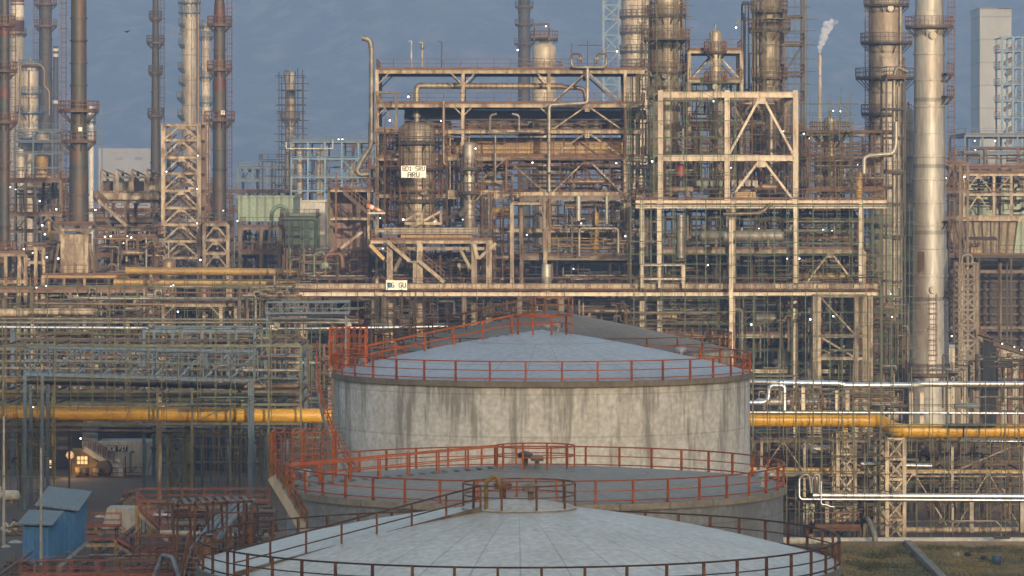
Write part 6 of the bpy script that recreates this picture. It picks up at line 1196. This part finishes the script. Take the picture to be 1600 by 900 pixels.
# fence of shade trees far off, hazy
def tree(lab, px, Y, h, r, seed, group='hazy trees beyond the plant'):
    rnd = random.Random(seed); x = xof(px, Y); root = T('tree', lab, 'tree', (x, Y, 0), group); MB().cyl((x, Y, 0), (x, Y, h * .6), .5, 8, r2=.2).build('trunk', 'brown_steel', root); q = MB()
    for i in range(420):
        a, t = rnd.random() * 6.28, rnd.uniform(-1, 1); rr = rnd.random() ** .4; d = math.sqrt(1 - t * t) * r * rr * (1 + .3 * math.sin(a * 3 + seed)); c = Vector((x + d * math.cos(a), Y + d * math.sin(a), h * .62 + t * h * .38 * rr)); s = rnd.uniform(.3, .9)
        u = Vector((rnd.uniform(-1, 1), rnd.uniform(-1, 1), rnd.uniform(-1, 1))).normalized() * s; w = u.cross(Vector((rnd.uniform(-1, 1), 0, 1))).normalized() * s; q.add([c - u, c + w, c + u, c - w], [(0, 1, 2, 3)])
    q.build('crown', 'leaf', root)
tl = 'hazy dark tree in the wood behind the green shed'
for i in range(16): tree(tl, 355 + i * 9 + (i * 37 % 7), 900 + (i * 53 % 60), 13 + (i * 29 % 7), 6, i)
tl = 'hazy dark tree behind the far right floors'
for i in range(10): tree(tl, 1490 + i * 13, 950 + (i * 41 % 50), 14 + (i * 31 % 6), 6, i + 50, 'hazy trees at the far right')
# far plant seen low through the haze
for i, (lb, xs, ys, yy, m_) in enumerate([('distant bluish plant floors left of the blue structure', [372, 395, 418, 440], [262, 282, 300], 860, 'blue_steel'), ('distant brown plant floors behind the lift tower', [200, 240, 280, 330], [290, 315, 340], 700, 'brown_steel'), ('distant plant floors right of the portal frame', [1250, 1285, 1320, 1360], [210, 240, 275, 300], 720, 'blue_steel'),
        ('distant brown plant floors behind the signed vessel', [575, 640, 700, 770, 840], [262, 300, 340, 380], 560, 'brown_steel'), ('distant brown floors behind the open centre frame', [840, 900, 960, 1020], [262, 300, 340, 380], 565, 'brown_steel'), ('distant brown floors behind the portal frame', [1020, 1080, 1140, 1200, 1260], [200, 240, 280, 340, 400], 560, 'brown_steel'),
        ('distant dark floors behind the walkway, right part', [1130, 1200, 1270, 1340, 1410], [400, 440, 480, 530], 520, 'dark_steel'), ('distant dark floors behind the walkway, centre part', [780, 860, 940, 1020, 1100], [400, 440, 480, 530], 525, 'dark_steel'), ('distant dark floors behind the walkway, left part', [460, 540, 620, 700, 780], [400, 440, 480, 530], 530, 'dark_steel'), ('distant brown floors behind the furnace', [-10, 60, 120, 180, 250], [400, 440, 480, 520], 560, 'brown_steel'), ('distant brown floors behind the two dull yellow pipes', [250, 320, 390, 460], [400, 440, 480, 520], 560, 'dark_steel')]):
    steel(lb, yy, 16, xs, ys, m_, cw=4, bh=4, rails=[0, 1], decks=[0, 1, 2], m2='dark_steel', braces=[(0, 0, 'A'), (2, 1, 'X')], rail_m='blue_steel' if m_ == 'blue_steel' else 'rail_red')
for i, (lb, x0, x1, y0, y1, yy, n, dm) in enumerate([('hazy pipes between the blue structure and the annex', 450, 580, 225, 300, 660, 40, 4), ('hazy pipes right of the portal at horizon height', 1246, 1400, 210, 300, 700, 50, 4), ('pipes far behind the signed vessel', 600, 760, 270, 370, 555, 60, 4), ('pipes far behind the open centre frame', 840, 1030, 260, 380, 555, 70, 4),
        ('pipes far behind the portal', 1030, 1250, 200, 320, 552, 70, 4), ('pipes far behind the scaffolded bay', 1000, 1400, 325, 450, 510, 90, 6), ('pipes far behind the lower middle bay', 760, 1000, 320, 445, 515, 80, 5), ('pipes far behind the low platform', 570, 780, 380, 470, 520, 60, 5), ('pipes far behind the furnace and stacks', -10, 250, 400, 500, 550, 90, 5),
        ('pipes far behind the two dull yellow pipes', 250, 480, 390, 500, 545, 80, 5), ('pipes behind the lift tower and slanted roofs', 150, 360, 300, 400, 640, 60, 4), ('dark pipes behind the far right bays of the walkway', 1130, 1420, 465, 600, 500, 80, 6), ('pipes behind the hall at far right', 1480, 1640, 230, 345, 640, 60, 5), ('pipes behind the conical tank and walkway', 640, 1130, 465, 540, 500, 90, 6)]):
    pipework(lb, x0, x1, y0, y1, yy, 14, n, 900 + i, dmax=dm, vert=.4, valves=0)
for i, (lb, x0, x1, y0, yy) in enumerate([('long near-black wall painted as depth shade far behind the walkway, centre and right', 560, 1420, 400, 545), ('long near-black wall painted as depth shade far behind the walkway, left', -40, 558, 432, 575)]):
    wall_box(lb, x0, x1, y0, None, yy, 4, 'dark_siding_and_shade', 'wall', 'wall', roof='brown_steel')  # near-black sheets paint in the darkness deep between the frames
stairs(t2, 424, 746, 479, 838, 186.5, .8, 'wall_white', 'rust_rail', th=.4)
# ---------------------------------------------------------------- lamps
LM = [(209, 189, 443, 'hook', 0), ]
LAMPS = [(809, 78, 443, 0), (853, 41, 557, 0), (964, 80, 443, 0), (1150, 43, 442, 'hook'), (1302, 173, 428, 'hook'), (1313, 174, 430, 'hook'), (1224, 205, 437, 0), (1256, 209, 433, 0), (1264, 216, 433, 0), (609, 188, 437, 0), (689, 189, 437, 0), (638, 151, 438, 0),
    (529, 218, 640, 0), (535, 218, 640, 0), (1523, 220, 800, 0), (1555, 220, 800, 0), (16, 292, 519, 0), (24, 296, 519, 0), (88, 327, 500, 0), (62, 314, 500, 0), (149, 328, 500, 0), (66, 352, 470, 0), (70, 366, 470, 0), (37, 389, 460, 0), (51, 395, 460, 0),
    (73, 402, 460, 0), (91, 404, 460, 0), (164, 370, 478, 0), (173, 369, 478, 0), (199, 369, 478, 0), (205, 371, 478, 0), (178, 383, 478, 0), (193, 380, 478, 0), (260, 268, 489, 0), (309, 243, 489, 0), (308, 295, 489, 0), (308, 349, 489, 0), (313, 406, 489, 0), (349, 329, 510, 0), (371, 345, 510, 0),
    (267, 447, 425, 0), (271, 446, 425, 0), (72, 447, 430, 0), (57, 449, 430, 0), (121, 462, 425, 0), (594, 341, 427, 0), (630, 343, 427, 0), (679, 346, 427, 0), (723, 343, 427, 0), (598, 388, 426, 0), (832, 254, 439, 0), (963, 255, 439, 0), (743, 232, 439, 0), (823, 367, 430, 0), (908, 349, 429, 0), (977, 369, 429, 0),
    (852, 422, 427, 0), (896, 420, 429, 0), (1019, 252, 427, 0), (1142, 262, 427, 0), (1115, 158, 427, 0), (1186, 357, 422, 0), (1300, 360, 424, 0), (1286, 359, 424, 0), (1230, 404, 418, 0), (1249, 404, 418, 0), (1106, 414, 418, 0), (1302, 494, 420, 0), (1266, 499, 420, 0), (1174, 507, 422, 0), (1392, 459, 428, 0), (1394, 495, 428, 0),
    (1487, 525, 440, 0), (1566, 537, 399, 0), (1585, 542, 399, 0), (1596, 547, 399, 0), (1499, 323, 465, 0), (1478, 278, 462, 0), (1507, 276, 462, 0), (1524, 234, 640, 0), (1387, 621, 400, 0), (1340, 258, 432, 0), (278, 487, 372, 0), (126, 685, 344, 0), (52, 636, 300, 0)]
REG = [((0, 0, 250, 300), 'hanging high among the left stacks'), ((0, 300, 150, 380), 'on the brown frame left of the furnace'), ((150, 300, 245, 400), 'in the dark bay below the slanted roofs'), ((245, 200, 330, 420), 'on the cream lift tower'), ((330, 300, 440, 400), 'right of the lift tower'), ((0, 380, 150, 440), 'on the left middle deck'),
    ((0, 440, 460, 520), 'above the silver pipe on the left'), ((0, 600, 200, 700), 'by the thick yellow pipe on the left'), ((500, 200, 560, 230), 'on top of the hazy blue structure'), ((580, 140, 760, 240), 'beside the head of the signed vessel'), ((580, 330, 760, 400), 'on the low platform under the sign vessel'), ((760, 0, 1000, 120), 'above the top beam of the centre frame'),
    ((760, 230, 1000, 300), 'under the middle beam of the centre frame'), ((760, 300, 1000, 440), 'in the lower middle bay'), ((1000, 0, 1280, 100), 'between the tall ribbed columns'), ((1000, 100, 1200, 300), 'in the clean portal frame'), ((1200, 190, 1290, 300), 'at the right post of the portal'), ((1290, 150, 1350, 300), 'on the railed vessel head left of the silver column'),
    ((1000, 300, 1345, 460), 'in the green scaffolded bay'), ((1000, 460, 1345, 600), 'below the walkway at right'), ((1345, 440, 1420, 640), 'in the dark gap left of the silver column'), ((1470, 240, 1515, 340), 'on the landing right of the silver column'), ((1480, 500, 1520, 560), 'at the foot of the silver column'), ((1550, 500, 1600, 560), 'on the eave of the dark shed'), ((1500, 200, 1600, 240), 'in the hazy plant at far right')]
byreg = {}
for L_ in LAMPS:
    for bx, ph in REG:
        if bx[0] <= L_[0] <= bx[2] and bx[1] <= L_[1] <= bx[3]: byreg.setdefault(ph, []).append(L_); break
    else: print('no region', L_)
ORD = ['leftmost', 'second from left', 'third from left', 'fourth from left', 'fifth from left', 'sixth from left', 'seventh from left', 'eighth from left', 'ninth from left']
for ph, ls in byreg.items():
    ls.sort()
    for i, (x, y, yy, pole) in enumerate(ls):
        o_ = '' if len(ls) == 1 else (ORD[i] + ' ' if i < len(ls) - 1 else 'rightmost ')
        lamp(x, y, yy, f'{o_}small lit lamp {ph}', pole=pole or None, r=.10 * yy / 430)
lamp(1512, 419, 440, 'faint warm lamp glint on the lattice stand', warm=True)
# steam
sm = bpy.data.materials.new('steam'); sm.use_nodes = True; n = sm.node_tree.nodes; n.clear(); so_ = n.new('ShaderNodeOutputMaterial'); sv = n.new('ShaderNodeVolumePrincipled'); sv.inputs['Color'].default_value = (.95, .96, 1, 1)
tn = n.new('ShaderNodeTexNoise'); tn.inputs['Scale'].default_value = .35; tn.inputs['Detail'].default_value = 5; ge = n.new('ShaderNodeNewGeometry'); sm.node_tree.links.new(ge.outputs['Position'], tn.inputs['Vector'])
mrn = n.new('ShaderNodeMapRange'); mrn.inputs[1].default_value = .36; mrn.inputs[2].default_value = .55; mrn.inputs[3].default_value = 0; mrn.inputs[4].default_value = 1.6; sm.node_tree.links.new(tn.outputs['Fac'], mrn.inputs[0]); sm.node_tree.links.new(mrn.outputs[0], sv.inputs['Density'])
sm.node_tree.links.new(sv.outputs[0], so_.inputs['Volume']); MATS['steam'] = sm
q = MB(); rnd = random.Random(4)
for (x, y, r) in [(1281, 80, 3), (1281, 74, 4.5), (1284, 67, 6), (1287, 58, 7.5), (1290, 48, 8), (1295, 42, 7.5), (1291, 38, 6), (1300, 35, 6), (1306, 34, 4)]:
    c = W(x, y, 900); R_s = M(r, 900); q.lathe(c.x, c.y, [(.02, c.z - R_s), (R_s * .7, c.z - R_s * .7), (R_s, c.z), (R_s * .7, c.z + R_s * .7), (.02, c.z + R_s)], 12)
o = q.build('steam', 'steam'); tag(o, 'white steam plume drifting from the thin pale stack', 'steam'); o['kind'] = 'stuff'
b = W(199, 50, 300); q = MB(); q.add([b + Vector(v) * .55 for v in [(-.55, 0, .12), (-.1, .05, .16), (0, -.12, 0), (.1, .05, .2), (.5, 0, .3), (0, .25, .05), (0, 0, -.1)]], [(0, 1, 2), (1, 3, 2), (3, 4, 2), (1, 5, 3), (0, 6, 1), (3, 6, 4), (2, 6, 0), (2, 4, 6)]); o = solo(q, 'bird', 'bird_black', 'small black bird in flight before the hazy hill', 'bird')
print('OBJECTS', len(S.objects))
